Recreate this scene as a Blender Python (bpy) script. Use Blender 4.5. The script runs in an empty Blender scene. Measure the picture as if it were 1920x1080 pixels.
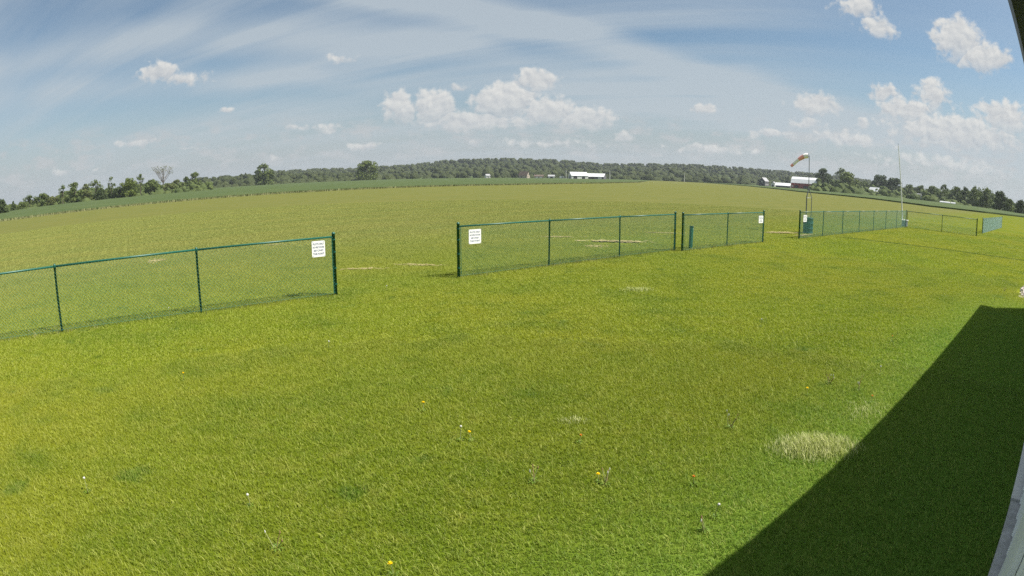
import bpy, bmesh, math, random
import numpy as np
from mathutils import Vector, Matrix, Euler

random.seed(7); rng = np.random.default_rng(11)
R = math.radians
scene = bpy.context.scene
COL = scene.collection

# ------------------------------------------------------------------ camera
CAM_H = 2.5016
cd = bpy.data.cameras.new('camera'); cam = bpy.data.objects.new('camera', cd); COL.objects.link(cam)
cam.location = (0, 0, CAM_H)
_p, _r = R(10.7506), R(0.0799)
fwd = Vector((0, math.cos(_p), -math.sin(_p))); rt = Vector((1, 0, 0)); up = rt.cross(fwd)
r2 = math.cos(_r)*rt + math.sin(_r)*up; u2 = -math.sin(_r)*rt + math.cos(_r)*up
cam.rotation_euler = Matrix((r2, u2, -fwd)).transposed().to_euler()
cd.type = 'PANO'; cd.sensor_fit = 'HORIZONTAL'; cd.sensor_width = 36.0
cd.clip_start = 0.02; cd.clip_end = 20000
pc = cd if hasattr(cd, 'panorama_type') else cd.cycles
pc.panorama_type = 'FISHEYE_LENS_POLYNOMIAL'
pc.fisheye_fov = R(170)
pc.fisheye_polynomial_k0 = 0.0
pc.fisheye_polynomial_k1 = -0.04760680331
pc.fisheye_polynomial_k2 = -1.338489383e-05
pc.fisheye_polynomial_k3 = -2.099884758e-06
pc.fisheye_polynomial_k4 = -6.969755613e-08
scene.camera = cam

# ------------------------------------------------------------------ exposure
scene.view_settings.view_transform = 'Standard'
scene.view_settings.look = 'None'
scene.view_settings.exposure = 1.2
scene.view_settings.gamma = 1.0
scene.view_settings.use_curve_mapping = False
scene.render.engine = 'CYCLES'
scene.cycles.max_bounces = 8
scene.cycles.diffuse_bounces = 5
scene.cycles.transparent_max_bounces = 8
scene.cycles.volume_bounces = 0
scene.cycles.use_denoising = False
scene.cycles.denoiser = 'OPENIMAGEDENOISE'
scene.cycles.denoising_input_passes = 'RGB_ALBEDO_NORMAL'

# ------------------------------------------------------------------ sun
SUN_EL, SUN_AZ = 55.0, 99.0          # degrees; azimuth clockwise from +Y
sdir = Vector((math.sin(R(SUN_AZ))*math.cos(R(SUN_EL)), math.cos(R(SUN_AZ))*math.cos(R(SUN_EL)), math.sin(R(SUN_EL))))
sl = bpy.data.lights.new('sun', 'SUN'); sl.energy = 3.9; sl.angle = R(0.53); sl.color = (1.0, 0.955, 0.87)
so = bpy.data.objects.new('sun', sl); COL.objects.link(so); so.rotation_euler = sdir.to_track_quat('Z', 'Y').to_euler()

# ------------------------------------------------------------------ node helper
class N:
    """tiny expression builder for a node tree"""
    def __init__(s, nt): s.nt = nt
    def _in(s, sock, v):
        if isinstance(v, bpy.types.NodeSocket): s.nt.links.new(v, sock)
        elif v is not None:
            if sock.type == 'RGBA' and len(v) == 3: v = (*v, 1)
            sock.default_value = v
    def node(s, t, **kw):
        n = s.nt.nodes.new(t)
        for k, v in kw.items(): setattr(n, k, v)
        return n
    def m(s, op, a, b=None, c=None, clamp=False):
        n = s.node('ShaderNodeMath', operation=op, use_clamp=clamp)
        for i, v in enumerate((a, b, c)):
            if v is not None: s._in(n.inputs[i], v)
        return n.outputs[0]
    def v(s, op, a, b=None, scale=None):
        n = s.node('ShaderNodeVectorMath', operation=op)
        s._in(n.inputs[0], a)
        if b is not None: s._in(n.inputs[1], b)
        if scale is not None: s._in(n.inputs['Scale'], scale)
        return n.outputs['Value'] if op in ('LENGTH', 'DOT_PRODUCT', 'DISTANCE') else n.outputs[0]
    def xyz(s, x, y, z=0.0):
        n = s.node('ShaderNodeCombineXYZ')
        for i, q in enumerate((x, y, z)): s._in(n.inputs[i], q)
        return n.outputs[0]
    def sep(s, v):
        n = s.node('ShaderNodeSeparateXYZ'); s._in(n.inputs[0], v); return n.outputs
    def noise(s, vec, scale, detail=3, rough=0.55, col=False, dist=0.0):
        n = s.node('ShaderNodeTexNoise'); s._in(n.inputs['Vector'], vec)
        n.inputs['Scale'].default_value = scale; n.inputs['Detail'].default_value = detail
        n.inputs['Roughness'].default_value = rough; n.inputs['Distortion'].default_value = dist
        return n.outputs['Color'] if col else n.outputs['Fac']
    def mr(s, v, a, b, c=0.0, d=1.0, smooth=False):
        n = s.node('ShaderNodeMapRange', clamp=True)
        if smooth: n.interpolation_type = 'SMOOTHSTEP'
        for i, q in enumerate((v, a, b, c, d)): s._in(n.inputs[i], q)
        return n.outputs[0]
    def mix(s, f, a, b):
        n = s.node('ShaderNodeMix', data_type='RGBA')
        s._in(n.inputs['Factor'], f); s._in(n.inputs['A'], a) if False else None
        s._in(n.inputs[0], f); s._in(n.inputs[6], a); s._in(n.inputs[7], b)
        return n.outputs[2]
    def vs(s, v, f): return s.v('SCALE', v, scale=f)

# ------------------------------------------------------------------ world: sky with clouds by direction
w = bpy.data.worlds.new('World'); scene.world = w; w.use_nodes = True
w.cycles.sampling_method = 'MANUAL'; w.cycles.sample_map_resolution = 256
nt = w.node_tree; nt.nodes.clear(); g = N(nt)
D = g.node('ShaderNodeTexCoord').outputs['Generated']
D = g.v('NORMALIZE', D)
dx, dy, dz = g.sep(D)
sky = g.node('ShaderNodeTexSky', sky_type='NISHITA'); sky.sun_disc = False
sky.sun_elevation = R(SUN_EL); sky.sun_rotation = R(SUN_AZ); sky.altitude = 250; sky.air_density = 1.0; sky.dust_density = 1.2; sky.ozone_density = 1.0
AZ = g.m('MULTIPLY', g.m('ARCTAN2', dx, dy), 57.29578)
EL = g.m('MULTIPLY', g.m('ARCSINE', dz), 57.29578)
# flat cloud-deck coordinates for the high thin cloud
zc = g.m('ADD', g.m('MAXIMUM', dz, 0.0), 0.07)
deck = g.xyz(g.m('DIVIDE', dx, zc), g.m('DIVIDE', dy, zc), 0.0)
AE = g.xyz(AZ, EL, 0.0)
# the high cirrus: streaks drawn out along one direction of the deck
rot = g.node('ShaderNodeVectorRotate'); g._in(rot.inputs['Vector'], deck); rot.inputs['Angle'].default_value = R(24)
st = g.v('MULTIPLY', rot.outputs[0], (0.22, 1.0, 1.0))
c1 = g.noise(st, 0.75, 5, 0.5, dist=0.5)
c2 = g.noise(g.v('ADD', g.v('MULTIPLY', rot.outputs[0], (0.10, 0.8, 1.0)), (7.3, 2.1, 0)), 1.6, 6, 0.6, dist=0.8)
cir = g.m('MULTIPLY', g.m('ADD', g.mr(c1, 0.38, 0.70, 0, 0.60, True), g.mr(c2, 0.42, 0.72, 0, 0.34, True)), g.mr(AZ, 18.0, 38.0, 1.0, 0.25, True))
# one broad bright cirrus band and two faint ones
cir = g.m('ADD', cir, g.mr(EL, 16.0, 40.0, 0.0, 0.50, True))  # veil thickening overhead, mostly out of view, added to fill the building's shade
wob = g.m('MULTIPLY', g.m('SUBTRACT', g.noise(AE, 0.06, 3, 0.5), 0.5), 3.5)
def band(pts, width, gain):
    global cir
    fc = g.node('ShaderNodeFloatCurve'); cu = fc.mapping.curves[0]
    for i, (a, e) in enumerate(pts):
        q = ((a+180)/360, (e+20)/80)
        if i < 2: cu.points[i].location = q
        else: cu.points.new(*q)
    fc.mapping.update()
    g._in(fc.inputs['Value'], g.m('DIVIDE', g.m('ADD', AZ, 180.0), 360.0))
    e = g.m('SUBTRACT', g.m('MULTIPLY', fc.outputs[0], 80.0), 20.0)
    d = g.m('ABSOLUTE', g.m('ADD', g.m('SUBTRACT', EL, e), wob))
    a = g.m('MULTIPLY', g.mr(d, 0.0, width, 1.0, 0.0, True), gain)
    a = g.m('MULTIPLY', a, g.mr(c2, 0.25, 0.7, 0.55, 1.15))
    cir = g.m('ADD', cir, a)
band([(-180, 40), (-60, 26), (-10.4, 17.4), (2.0, 14.7), (12.3, 11.9), (22.5, 9.0), (32, 6.5), (60, 3), (180, 2)], 2.6, 0.85)
band([(-180, 9), (-50.6, 11.6), (-39.8, 13.4), (-24, 14.0), (-10, 12.6), (6, 10.0), (30, 6), (180, 4)], 3.0, 0.50)
band([(-180, 5), (-45, 9.4), (-30, 10.2), (-15, 9.8), (5, 8.0), (30, 5), (180, 4)], 1.9, 0.42)
# cumulus
SK = 0.765
CL = [(2.27,9.20,3.0,1.4,1),(-0.6,7.3,4.2,2.3,1.25),(-7.6,6.7,2.6,2.2,1.2),(-10.6,6.7,2.2,1.9,1.15),(3.2,6.4,4.0,1.9,1.1),(6.9,5.5,3.6,1.5,1.1),(-3.58,5.3,7.5,1.2,1.0),
 (18.62,6.80,1.44,0.76,.9),(10.93,4.01,1.43,0.62,.8),(29.53,7.64,3.0,1.5,.95),(28.46,5.89,2.09,0.70,.8),(43.9,14.4,3.2,2.6,1.25),(46.4,13.0,3.6,1.8,1.2),
 (33.9,17.0,2.8,1.3,.85),(36.0,15.2,2.4,1.5,.8),(40.9,9.2,2.2,2.2,.9),(35.91,9.14,2.2,1.2,.85),(38.25,7.7,3.8,1.7,.9),
 (48.2,7.8,3.4,2.1,1.05),(43.59,6.2,9.0,2.4,.9),(24.55,4.68,3.12,0.60,.75),(32.91,4.67,5.5,0.9,.75),(-34.3,10.9,2.4,1.3,.9),
 (-31.51,10.1,3.0,.9,.6),(-16.46,11.55,2.06,0.57,.5),(-27.48,6.86,1.25,0.45,.7),(-17.63,4.83,1.44,0.71,.75),(-20.46,5.04,2.57,0.46,.5),
 (-14.29,3.04,2.15,0.61,.65),(-36.65,4.54,3.18,0.39,.6),(-44.17,2.41,1.35,0.47,.7),(-40.39,2.56,0.80,0.34,.6),(-5.02,8.53,1.53,0.41,.45),
 (-23.30,2.23,1.03,0.40,.5),(-31.37,3.60,1.31,0.30,.5),(33.97,6.07,0.85,0.69,.7),(20,3.0,6,.6,.5),(42,3.2,9,1.1,.6),(3,3.2,7,.6,.5)]
rg = random.Random(3)
for k in range(18):          # the same fair-weather cumulus goes on round the rest of the sky
    a = rg.uniform(58, 302); e = rg.choice([rg.uniform(3, 8), rg.uniform(6, 14), rg.uniform(12, 28)])
    s_ = 0.6+e/16; CL.append((((a+180) % 360)-180, e, rg.uniform(2, 4.5)*s_, rg.uniform(.8, 1.6)*s_, rg.uniform(.7, 1.0)))
warp = g.v('SUBTRACT', g.noise(AE, 0.55, 2, 0.5, col=True), (0.5, 0.5, 0.5))
P = g.v('ADD', AE, g.v('MULTIPLY', warp, (1.7, 1.1, 0)))
def puffs(off):
    n = g.node('ShaderNodeTexVoronoi', voronoi_dimensions='2D', feature='F1', normalize=True)
    n.inputs['Scale'].default_value = 0.62; n.inputs['Detail'].default_value = 2.0; n.inputs['Roughness'].default_value = 0.55; n.inputs['Lacunarity'].default_value = 2.2
    g._in(n.inputs['Vector'], g.v('ADD', g.v('MULTIPLY', P, (1, 1.25, 0)), off)); return n.outputs['Distance']
pf = puffs((0, 0, 0)); pf2 = puffs((0.28, 0.42, 0))
fb = g.noise(AE, 1.1, 4, 0.52)
bump_ = g.m('ADD', g.m('MULTIPLY', g.m('SUBTRACT', fb, 0.50), 1.05), g.m('MULTIPLY', g.m('SUBTRACT', 0.30, pf), 0.85))
shade_ = g.m('MULTIPLY', g.m('SUBTRACT', pf2, pf), 1.3)
hazeband = g.mr(EL, -1.0, 12.0, 0.92, 0.0, True)
base = g.mix(hazeband, g.v('MULTIPLY', sky.outputs[0], (0.76, 0.83, 0.81)), (4.55*SK, 5.0*SK, 5.5*SK))
cirm = g.m('MULTIPLY', cir, g.mr(EL, 0.0, 6.0, 0.35, 1.0), clamp=True)
base = g.mix(g.m('MINIMUM', cirm, 0.80), base, (5.2*SK, 5.85*SK, 6.35*SK))
# a veil of small hazy cumulus low down
veil = g.m('MULTIPLY', g.mr(g.m('ADD', g.noise(g.v('MULTIPLY', AE, (0.55, 1.3, 1)), 0.55, 6, 0.62), g.m('MULTIPLY', bump_, 0.12)), 0.46, 0.66, 0, 0.75, True), g.mr(g.m('ABSOLUTE', g.m('SUBTRACT', EL, 3.4)), 0.8, 3.6, 1, 0, True))
base = g.mix(veil, base, (5.5*SK, 5.75*SK, 5.95*SK))
fade = g.mr(EL, 1.5, 8.0, 0.62, 0.97)
def cloud_shader(lo, hi):
    """cumulus of one stretch of azimuth (so that each direction only works through its own clouds)"""
    dens = yv = None
    for a, e, ww, hh, op in CL:
        w2 = ww+2.2
        if not any(a+k*360+w2 > lo and a+k*360-w2 < hi for k in (-1, 0, 1)): continue
        q = g.v('MULTIPLY', g.v('SUBTRACT', P, (a, e, 0)), (1/ww, 1/hh, 0))
        v = g.m('MULTIPLY_ADD', g.v('LENGTH', q), -op, op); qy = g.v('DOT_PRODUCT', q, (0, 1, 0))
        if dens is None: dens = v; yv = qy
        else:
            yv = g.m('ADD', yv, g.m('MULTIPLY', g.m('GREATER_THAN', v, dens), g.m('SUBTRACT', qy, yv)))
            dens = g.m('SMOOTH_MAX', dens, v, 0.10)
    dd = g.m('ADD', dens, bump_)
    cum = g.m('MULTIPLY', g.mr(dd, 0.05, 0.52, 0, 1, True), g.mr(yv, -1.1, -0.1, 0.40, 1.0, True))
    cum = g.m('MULTIPLY', cum, fade)
    light = g.m('ADD', g.m('MULTIPLY_ADD', g.m('MINIMUM', g.m('MAXIMUM', yv, -1.0), 1.0), 0.36, 0.60), shade_, clamp=True)
    cumcol = g.mix(light, (4.6*SK, 5.0*SK, 5.5*SK), (7.7*SK, 7.7*SK, 7.5*SK))
    bg = g.node('ShaderNodeBackground'); g._in(bg.inputs['Color'], g.mix(cum, base, cumcol)); bg.inputs['Strength'].default_value = 0.055
    return bg.outputs[0]
cuts = [-54, -13.5, 22, 54]
sh = cloud_shader(54, 306)
for lo, hi in zip(cuts[:-1], cuts[1:]):
    inside = g.m('MULTIPLY', g.m('GREATER_THAN', AZ, float(lo)), g.m('LESS_THAN', AZ, float(hi)))
    mx = g.node('ShaderNodeMixShader'); g._in(mx.inputs[0], inside); nt.links.new(sh, mx.inputs[1]); nt.links.new(cloud_shader(lo, hi), mx.inputs[2]); sh = mx.outputs[0]
nt.links.new(sh, g.node('ShaderNodeOutputWorld').inputs[0])

# ------------------------------------------------------------------ materials
MAT = {}
def new_mat(name):
    m = bpy.data.materials.new(name); m.use_nodes = True; m.node_tree.nodes.clear(); MAT[name] = m
    return m, N(m.node_tree)
def finish(h, col, rough=0.8, spec=0.3, metal=0.0, bump=None, bstr=0.3, bdist=0.02, transl=None):
    b = h.node('ShaderNodeBsdfPrincipled'); h._in(b.inputs['Base Color'], col); h._in(b.inputs['Roughness'], rough)
    b.inputs['Specular IOR Level'].default_value = spec; b.inputs['Metallic'].default_value = metal
    if bump is not None:
        bn = h.node('ShaderNodeBump'); bn.inputs['Strength'].default_value = bstr; bn.inputs['Distance'].default_value = bdist
        h._in(bn.inputs['Height'], bump); h.nt.links.new(bn.outputs[0], b.inputs['Normal'])
    out = b.outputs[0]
    if transl:
        t = h.node('ShaderNodeBsdfTranslucent'); h._in(t.inputs['Color'], transl[1])
        mx = h.node('ShaderNodeMixShader'); mx.inputs[0].default_value = transl[0]
        h.nt.links.new(out, mx.inputs[1]); h.nt.links.new(t.outputs[0], mx.inputs[2]); out = mx.outputs[0]
    h.nt.links.new(out, h.node('ShaderNodeOutputMaterial').inputs[0])
def plain(name, col, rough=0.6, spec=0.3, metal=0.0, var=0.15, scale=6.0):
    m, h = new_mat(name)
    pos = h.node('ShaderNodeNewGeometry').outputs['Position']
    f = h.noise(pos, scale, 4, 0.6)
    c = h.mix(h.mr(f, 0.3, 0.7), tuple(x*(1-var) for x in col), tuple(min(1, x*(1+var)) for x in col))
    finish(h, c, rough, spec, metal, bump=f, bstr=0.08)
    return m

DV = (0.7934, 0.6088, 0.0)     # direction along fence and building
NV = (0.6088, -0.7934, 0.0)    # from the fence towards the building
def lawn_colour(h, pos):
    """colour of the turf at a place: greener and yellower patches, the duller mown field beyond the fence, the painted lift for the shade by the building"""
    t = h.v('DOT_PRODUCT', pos, DV); n = h.v('DOT_PRODUCT', pos, NV)
    big = h.noise(pos, 0.16, 4, 0.55); mid = h.noise(h.v('ADD', pos, (31, 7, 0)), 0.75, 4, 0.6); sm = h.noise(pos, 3.2, 3, 0.6)
    tn = h.xyz(h.m('MULTIPLY', t, 0.22), n, 0.0)
    mow = h.noise(tn, 1.1, 4, 0.6); mow2 = h.noise(h.v('MULTIPLY', tn, (0.5, 0.25, 1)), 0.6, 3, 0.6)
    c = h.mix(h.mr(big, 0.38, 0.62), (0.204, 0.262, 0.015), (0.268, 0.288, 0.020))
    near = h.mr(h.v('DISTANCE', pos, (2.0, 2.5, 0)), 1.5, 9.5, 1.0, 0.0, True)
    c = h.mix(h.m('MULTIPLY', near, 0.62), c, (0.130, 0.184, 0.012))
    c = h.mix(h.mr(mid, 0.48, 0.70, 0, 0.75), c, (0.122, 0.186, 0.012))
    c = h.mix(h.mr(sm, 0.52, 0.75, 0, 0.45), c, (0.30, 0.30, 0.045))
    spot = h.noise(h.v('ADD', pos, (3, 17, 0)), 1.5, 3, 0.5)
    c = h.mix(h.mr(spot, 0.62, 0.74, 0, 0.6, True), c, (0.075, 0.150, 0.018))
    thatch = h.noise(h.v('ADD', pos, (9, 1, 0)), 5.5, 3, 0.7)
    c = h.mix(h.mr(thatch, 0.62, 0.80, 0, 0.4), c, (0.30, 0.27, 0.070))
    fld = h.mix(h.mr(mow, 0.35, 0.65), (0.200, 0.222, 0.062), (0.268, 0.264, 0.074))
    fld = h.mix(h.mr(mow2, 0.45, 0.75, 0, 0.5), fld, (0.278, 0.260, 0.076))
    stripe = h.m('SINE', h.m('ADD', h.m('MULTIPLY', n, 1.25), h.m('MULTIPLY', mow, 5.0)))
    fld = h.mix(h.mr(stripe, -0.2, 0.9, 0.0, 0.22), fld, (0.150, 0.200, 0.048))
    c = h.mix(h.mr(n, -9.0, -27.0, 0.0, 0.95, True), c, fld)
    c = h.mix(h.m('MULTIPLY', h.mr(n, -3.6, -.2, 0.0, 0.75, True), h.mr(t, 15, 19, 1, 0)), c, (0.16, 0.32, 0.055))  # greener turf by the building, colour brightened to lift the shade there
    # dark tyre track crossing the lawn
    ax, ay, bx_, by_ = 14.0, 30.3, 26.0, 19.6
    L = math.hypot(bx_-ax, by_-ay); nx, ny = -(by_-ay)/L, (bx_-ax)/L
    d = h.m('ABSOLUTE', h.m('ADD', h.v('SUBTRACT', h.v('MULTIPLY', pos, (nx, ny, 0)), (0, 0, 0)) if False else h.v('DOT_PRODUCT', pos, (nx, ny, 0)), -(ax*nx+ay*ny)))
    trk = h.m('MULTIPLY', h.mr(d, 0.12, 0.45, 0.85, 0.0, True), h.mr(n, -12.0, -10.8, 0, 1))
    c = h.mix(trk, c, (0.07, 0.12, 0.012))
    return c

m, h = new_mat('turf')
pos = h.node('ShaderNodeNewGeometry').outputs['Position']
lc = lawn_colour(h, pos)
far = h.mr(h.v('LENGTH', pos), 25, 60)
lc = h.mix(far, h.vs(lc, 0.60), h.vs(lc, 0.50))
finish(h, lc, 0.95, 0.05, bump=h.noise(pos, 9, 4, 0.7), bstr=0.5, bdist=0.05)

m, h = new_mat('grass_blade')
pos = h.node('ShaderNodeNewGeometry').outputs['Position']
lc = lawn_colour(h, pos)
rnd = h.node('ShaderNodeAttribute', attribute_name='tint').outputs['Fac']
lc = h.mix(h.mr(rnd, 0.0, 0.5, 0.4, 0.0), lc, (0.09, 0.15, 0.012))
lc = h.mix(h.mr(rnd, 0.68, 1.0, 0.0, 0.72), lc, (0.46, 0.48, 0.12))
finish(h, h.vs(lc, 1.0), 0.55, 0.25, transl=(0.36, h.vs(lc, 1.25)))

m, h = new_mat('crop')
pos = h.node('ShaderNodeNewGeometry').outputs['Position']
t = h.v('DOT_PRODUCT', pos, DV); n = h.v('DOT_PRODUCT', pos, NV)
f = h.noise(h.xyz(h.m('MULTIPLY', t, 0.05), h.m('MULTIPLY', n, 0.35), 0), 1.0, 4, 0.6)
c = h.mix(h.mr(f, 0.35, 0.65), (0.045, 0.070, 0.024), (0.078, 0.102, 0.035))
finish(h, c, 0.9, 0.1, bump=h.noise(pos, 1.5, 3, 0.7), bstr=0.6, bdist=0.3)
m, h = new_mat('verge')
pos = h.node('ShaderNodeNewGeometry').outputs['Position']
c = h.mix(h.mr(h.noise(pos, 0.6, 4, 0.7), 0.3, 0.7), (0.17, 0.185, 0.08), (0.29, 0.285, 0.14))
finish(h, c, 0.9, 0.1)

def leaf_mat(name, c0, c1, tr=0.25):
    m, h = new_mat(name)
    gm = h.node('ShaderNodeNewGeometry')
    tint = h.node('ShaderNodeAttribute', attribute_name='tint').outputs['Fac']
    f = h.noise(gm.outputs['Position'], 0.35, 3, 0.6)
    c = h.mix(h.mr(h.m('ADD', h.m('MULTIPLY', f, 0.4), h.m('MULTIPLY', tint, 0.8)), 0.2, 0.95), c0, c1)
    finish(h, c, 0.75, 0.1, transl=(tr, c))
    return m
leaf_mat('leaf_green', (0.072, 0.104, 0.034), (0.150, 0.185, 0.056))
leaf_mat('leaf_dark', (0.045, 0.068, 0.028), (0.085, 0.112, 0.042))
leaf_mat('leaf_scrub', (0.055, 0.082, 0.028), (0.112, 0.140, 0.044))
leaf_mat('leaf_pale', (0.085, 0.110, 0.035), (0.160, 0.175, 0.060))
leaf_mat('leaf_bright', (0.090, 0.125, 0.028), (0.150, 0.185, 0.045))
leaf_mat('wood_canopy', (0.066, 0.086, 0.036), (0.104, 0.124, 0.050), 0.5)
leaf_mat('weed', (0.13, 0.17, 0.03), (0.42, 0.40, 0.20), 0.3)
leaf_mat('straw_grass', (0.30, 0.36, 0.07), (0.66, 0.66, 0.36), 0.35)
plain('bark', (0.10, 0.085, 0.07), 0.9, 0.1)
plain('twig', (0.17, 0.15, 0.13), 0.9, 0.1)
plain('fence_green', (0.010, 0.090, 0.060), 0.4, 0.5, var=0.12, scale=20)
plain('mesh_green', (0.07, 0.20, 0.15), 0.55, 0.3, var=0.1, scale=20)
plain('white_sign', (0.80, 0.80, 0.79), 0.45, 0.4, var=0.03)
plain('ink', (0.26, 0.28, 0.34), 0.6, 0.2, var=0.05)
plain('white_metal', (0.84, 0.85, 0.85), 0.4, 0.4, var=0.05)
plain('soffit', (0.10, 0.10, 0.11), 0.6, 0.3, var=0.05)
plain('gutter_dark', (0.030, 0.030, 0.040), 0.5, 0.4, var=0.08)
plain('concrete', (0.40, 0.40, 0.39), 0.9, 0.2, var=0.2, scale=9)
plain('concrete_light', (0.58, 0.58, 0.56), 0.85, 0.2, var=0.1, scale=9)
plain('roof_white', (0.60, 0.61, 0.62), 0.4, 0.4, var=0.04, scale=0.5)
plain('roof_grey', (0.30, 0.30, 0.31), 0.7, 0.2, var=0.12, scale=0.5)
plain('barn_red', (0.24, 0.055, 0.050), 0.8, 0.2, var=0.15, scale=0.6)
plain('siding_white', (0.66, 0.65, 0.61), 0.7, 0.2, var=0.06, scale=0.6)
plain('siding_tan', (0.36, 0.31, 0.25), 0.8, 0.2, var=0.1, scale=0.6)
plain('siding_brown', (0.11, 0.085, 0.07), 0.8, 0.2, var=0.1, scale=0.6)
plain('siding_dark', (0.10, 0.10, 0.11), 0.8, 0.2, var=0.1, scale=0.6)
plain('dark_opening', (0.025, 0.025, 0.03), 0.7, 0.2, var=0.1)
plain('steel_grey', (0.17, 0.18, 0.19), 0.45, 0.4, metal=0.4, var=0.1)
plain('pole_white', (0.66, 0.66, 0.64), 0.5, 0.3, var=0.05)
plain('drum_green', (0.010, 0.070, 0.055), 0.4, 0.5, var=0.2, scale=5)
plain('cabinet_grey', (0.22, 0.25, 0.30), 0.5, 0.3, var=0.08)
plain('sock_orange', (0.76, 0.36, 0.33), 0.8, 0.1, var=0.12)
plain('sock_white', (0.82, 0.79, 0.76), 0.8, 0.1, var=0.06)
plain('petal', (0.80, 0.56, 0.01), 0.7, 0.1, var=0.1, scale=80)
plain('petal_old', (0.62, 0.26, 0.04), 0.7, 0.1, var=0.15, scale=80)
plain('seed_white', (0.55, 0.55, 0.50), 0.9, 0.1, var=0.06, scale=80)
plain('stem', (0.26, 0.28, 0.12), 0.7, 0.2, var=0.2, scale=40)
plain('stem_brown', (0.26, 0.17, 0.09), 0.8, 0.1, var=0.2, scale=40)
plain('rosette', (0.10, 0.17, 0.018), 0.6, 0.3, var=0.2, scale=30)
plain('stone', (0.46, 0.41, 0.37), 0.9, 0.2, var=0.3, scale=14)
m, h = new_mat('soil')
pos = h.node('ShaderNodeNewGeometry').outputs['Position']
f = h.noise(pos, 1.2, 5, 0.65)
finish(h, h.mix(h.mr(f, 0.35, 0.65), (0.30, 0.255, 0.12), (0.42, 0.355, 0.19)), 0.95, 0.05, bump=f, bstr=0.3)

# ------------------------------------------------------------------ geometry helpers
class MB:
    def __init__(s): s.V = []; s.F = []; s.T = []
    def poly(s, pts, tint=None):
        b = len(s.V); s.V += [tuple(p) for p in pts]; s.F.append(tuple(range(b, b+len(pts))))
        if tint is not None: s.T += [tint]*len(pts)
    def raw(s, V, F):
        b = len(s.V); s.V += [tuple(v) for v in V]; s.F += [tuple(i+b for i in f) for f in F]
    def box(s, lo, hi, M=None):
        x0, y0, z0 = lo; x1, y1, z1 = hi
        V = [Vector(v) for v in ((x0,y0,z0),(x1,y0,z0),(x1,y1,z0),(x0,y1,z0),(x0,y0,z1),(x1,y0,z1),(x1,y1,z1),(x0,y1,z1))]
        if M is not None: V = [M @ v for v in V]
        s.raw(V, [(0,3,2,1),(4,5,6,7),(0,1,5,4),(1,2,6,5),(2,3,7,6),(3,0,4,7)]); return s
    def tube(s, pts, rad, n=8, cap=True):
        pts = [Vector(p) for p in pts]
        if not hasattr(rad, '__len__'): rad = [rad]*len(pts)
        V = []; F = []; prev = None
        for i, p in enumerate(pts):
            d = (pts[min(i+1, len(pts)-1)]-pts[max(i-1, 0)]).normalized()
            if prev is None:
                a = d.orthogonal().normalized()
            else:
                a = (prev - d*prev.dot(d)); a = a.normalized() if a.length > 1e-6 else d.orthogonal().normalized()
            prev = a; b = d.cross(a)
            for k in range(n):
                t = 2*math.pi*k/n; V.append(p + (a*math.cos(t)+b*math.sin(t))*rad[i])
        for i in range(len(pts)-1):
            for k in range(n):
                k2 = (k+1) % n; F.append((i*n+k, i*n+k2, (i+1)*n+k2, (i+1)*n+k))
        if cap:
            F.append(tuple(range(n-1, -1, -1))); F.append(tuple((len(pts)-1)*n+k for k in range(n)))
        s.raw(V, F); return s
    def lathe(s, prof, n=16, c=(0, 0, 0)):
        V = []; F = []
        for (r, z) in prof:
            for k in range(n):
                t = 2*math.pi*k/n; V.append((c[0]+r*math.cos(t), c[1]+r*math.sin(t), c[2]+z))
        for i in range(len(prof)-1):
            for k in range(n):
                k2 = (k+1) % n; F.append((i*n+k, i*n+k2, (i+1)*n+k2, (i+1)*n+k))
        F.append(tuple(range(n-1, -1, -1))); F.append(tuple((len(prof)-1)*n+k for k in range(n)))
        s.raw(V, F); return s
    def mesh(s, name, mat, smooth=False):
        me = bpy.data.meshes.new(name); me.from_pydata([tuple(v) for v in s.V], [], s.F)
        if s.T:
            a = me.attributes.new('tint', 'FLOAT', 'POINT'); a.data.foreach_set('value', np.array(s.T, dtype=np.float32))
        me.materials.append(MAT[mat])
        if smooth: me.polygons.foreach_set('use_smooth', np.ones(len(me.polygons), dtype=bool))
        me.update(); return me
    def build(s, name, mat, parent=None, smooth=False):
        return link(name, s.mesh(name, mat, smooth), parent)
def link(name, me, parent=None, loc=None, rot=None):
    o = bpy.data.objects.new(name, me); COL.objects.link(o)
    if parent is not None: o.parent = parent
    if loc is not None: o.location = loc
    if rot is not None: o.rotation_euler = rot
    return o
def empty(name, loc=(0, 0, 0), rz=0.0):
    o = bpy.data.objects.new(name, None); o.empty_display_size = 0.3; COL.objects.link(o)
    o.location = loc; o.rotation_euler = (0, 0, rz); return o
def tag(o, label, cat, group=None, kind=None):
    if label: o['label'] = label
    if cat: o['category'] = cat
    if group: o['group'] = group
    if kind: o['kind'] = kind
    return o
def quads_mesh(name, V, tint, mat):
    """V: (n,4,3) or (n,3,3) array of loose faces"""
    n, k, _ = V.shape
    me = bpy.data.meshes.new(name)
    me.vertices.add(n*k); me.vertices.foreach_set('co', V.reshape(-1).astype(np.float32))
    me.loops.add(n*k); me.loops.foreach_set('vertex_index', np.arange(n*k, dtype=np.int32))
    me.polygons.add(n); me.polygons.foreach_set('loop_start', np.arange(0, n*k, k, dtype=np.int32))
    me.polygons.foreach_set('loop_total', np.full(n, k, dtype=np.int32))
    me.update(calc_edges=True); me.validate()
    a = me.attributes.new('tint', 'FLOAT', 'POINT'); a.data.foreach_set('value', np.repeat(tint, k).astype(np.float32))
    me.materials.append(MAT[mat]); return me
def polar(az, d, z=0.0): return Vector((math.sin(R(az))*d, math.cos(R(az))*d, z))

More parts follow.
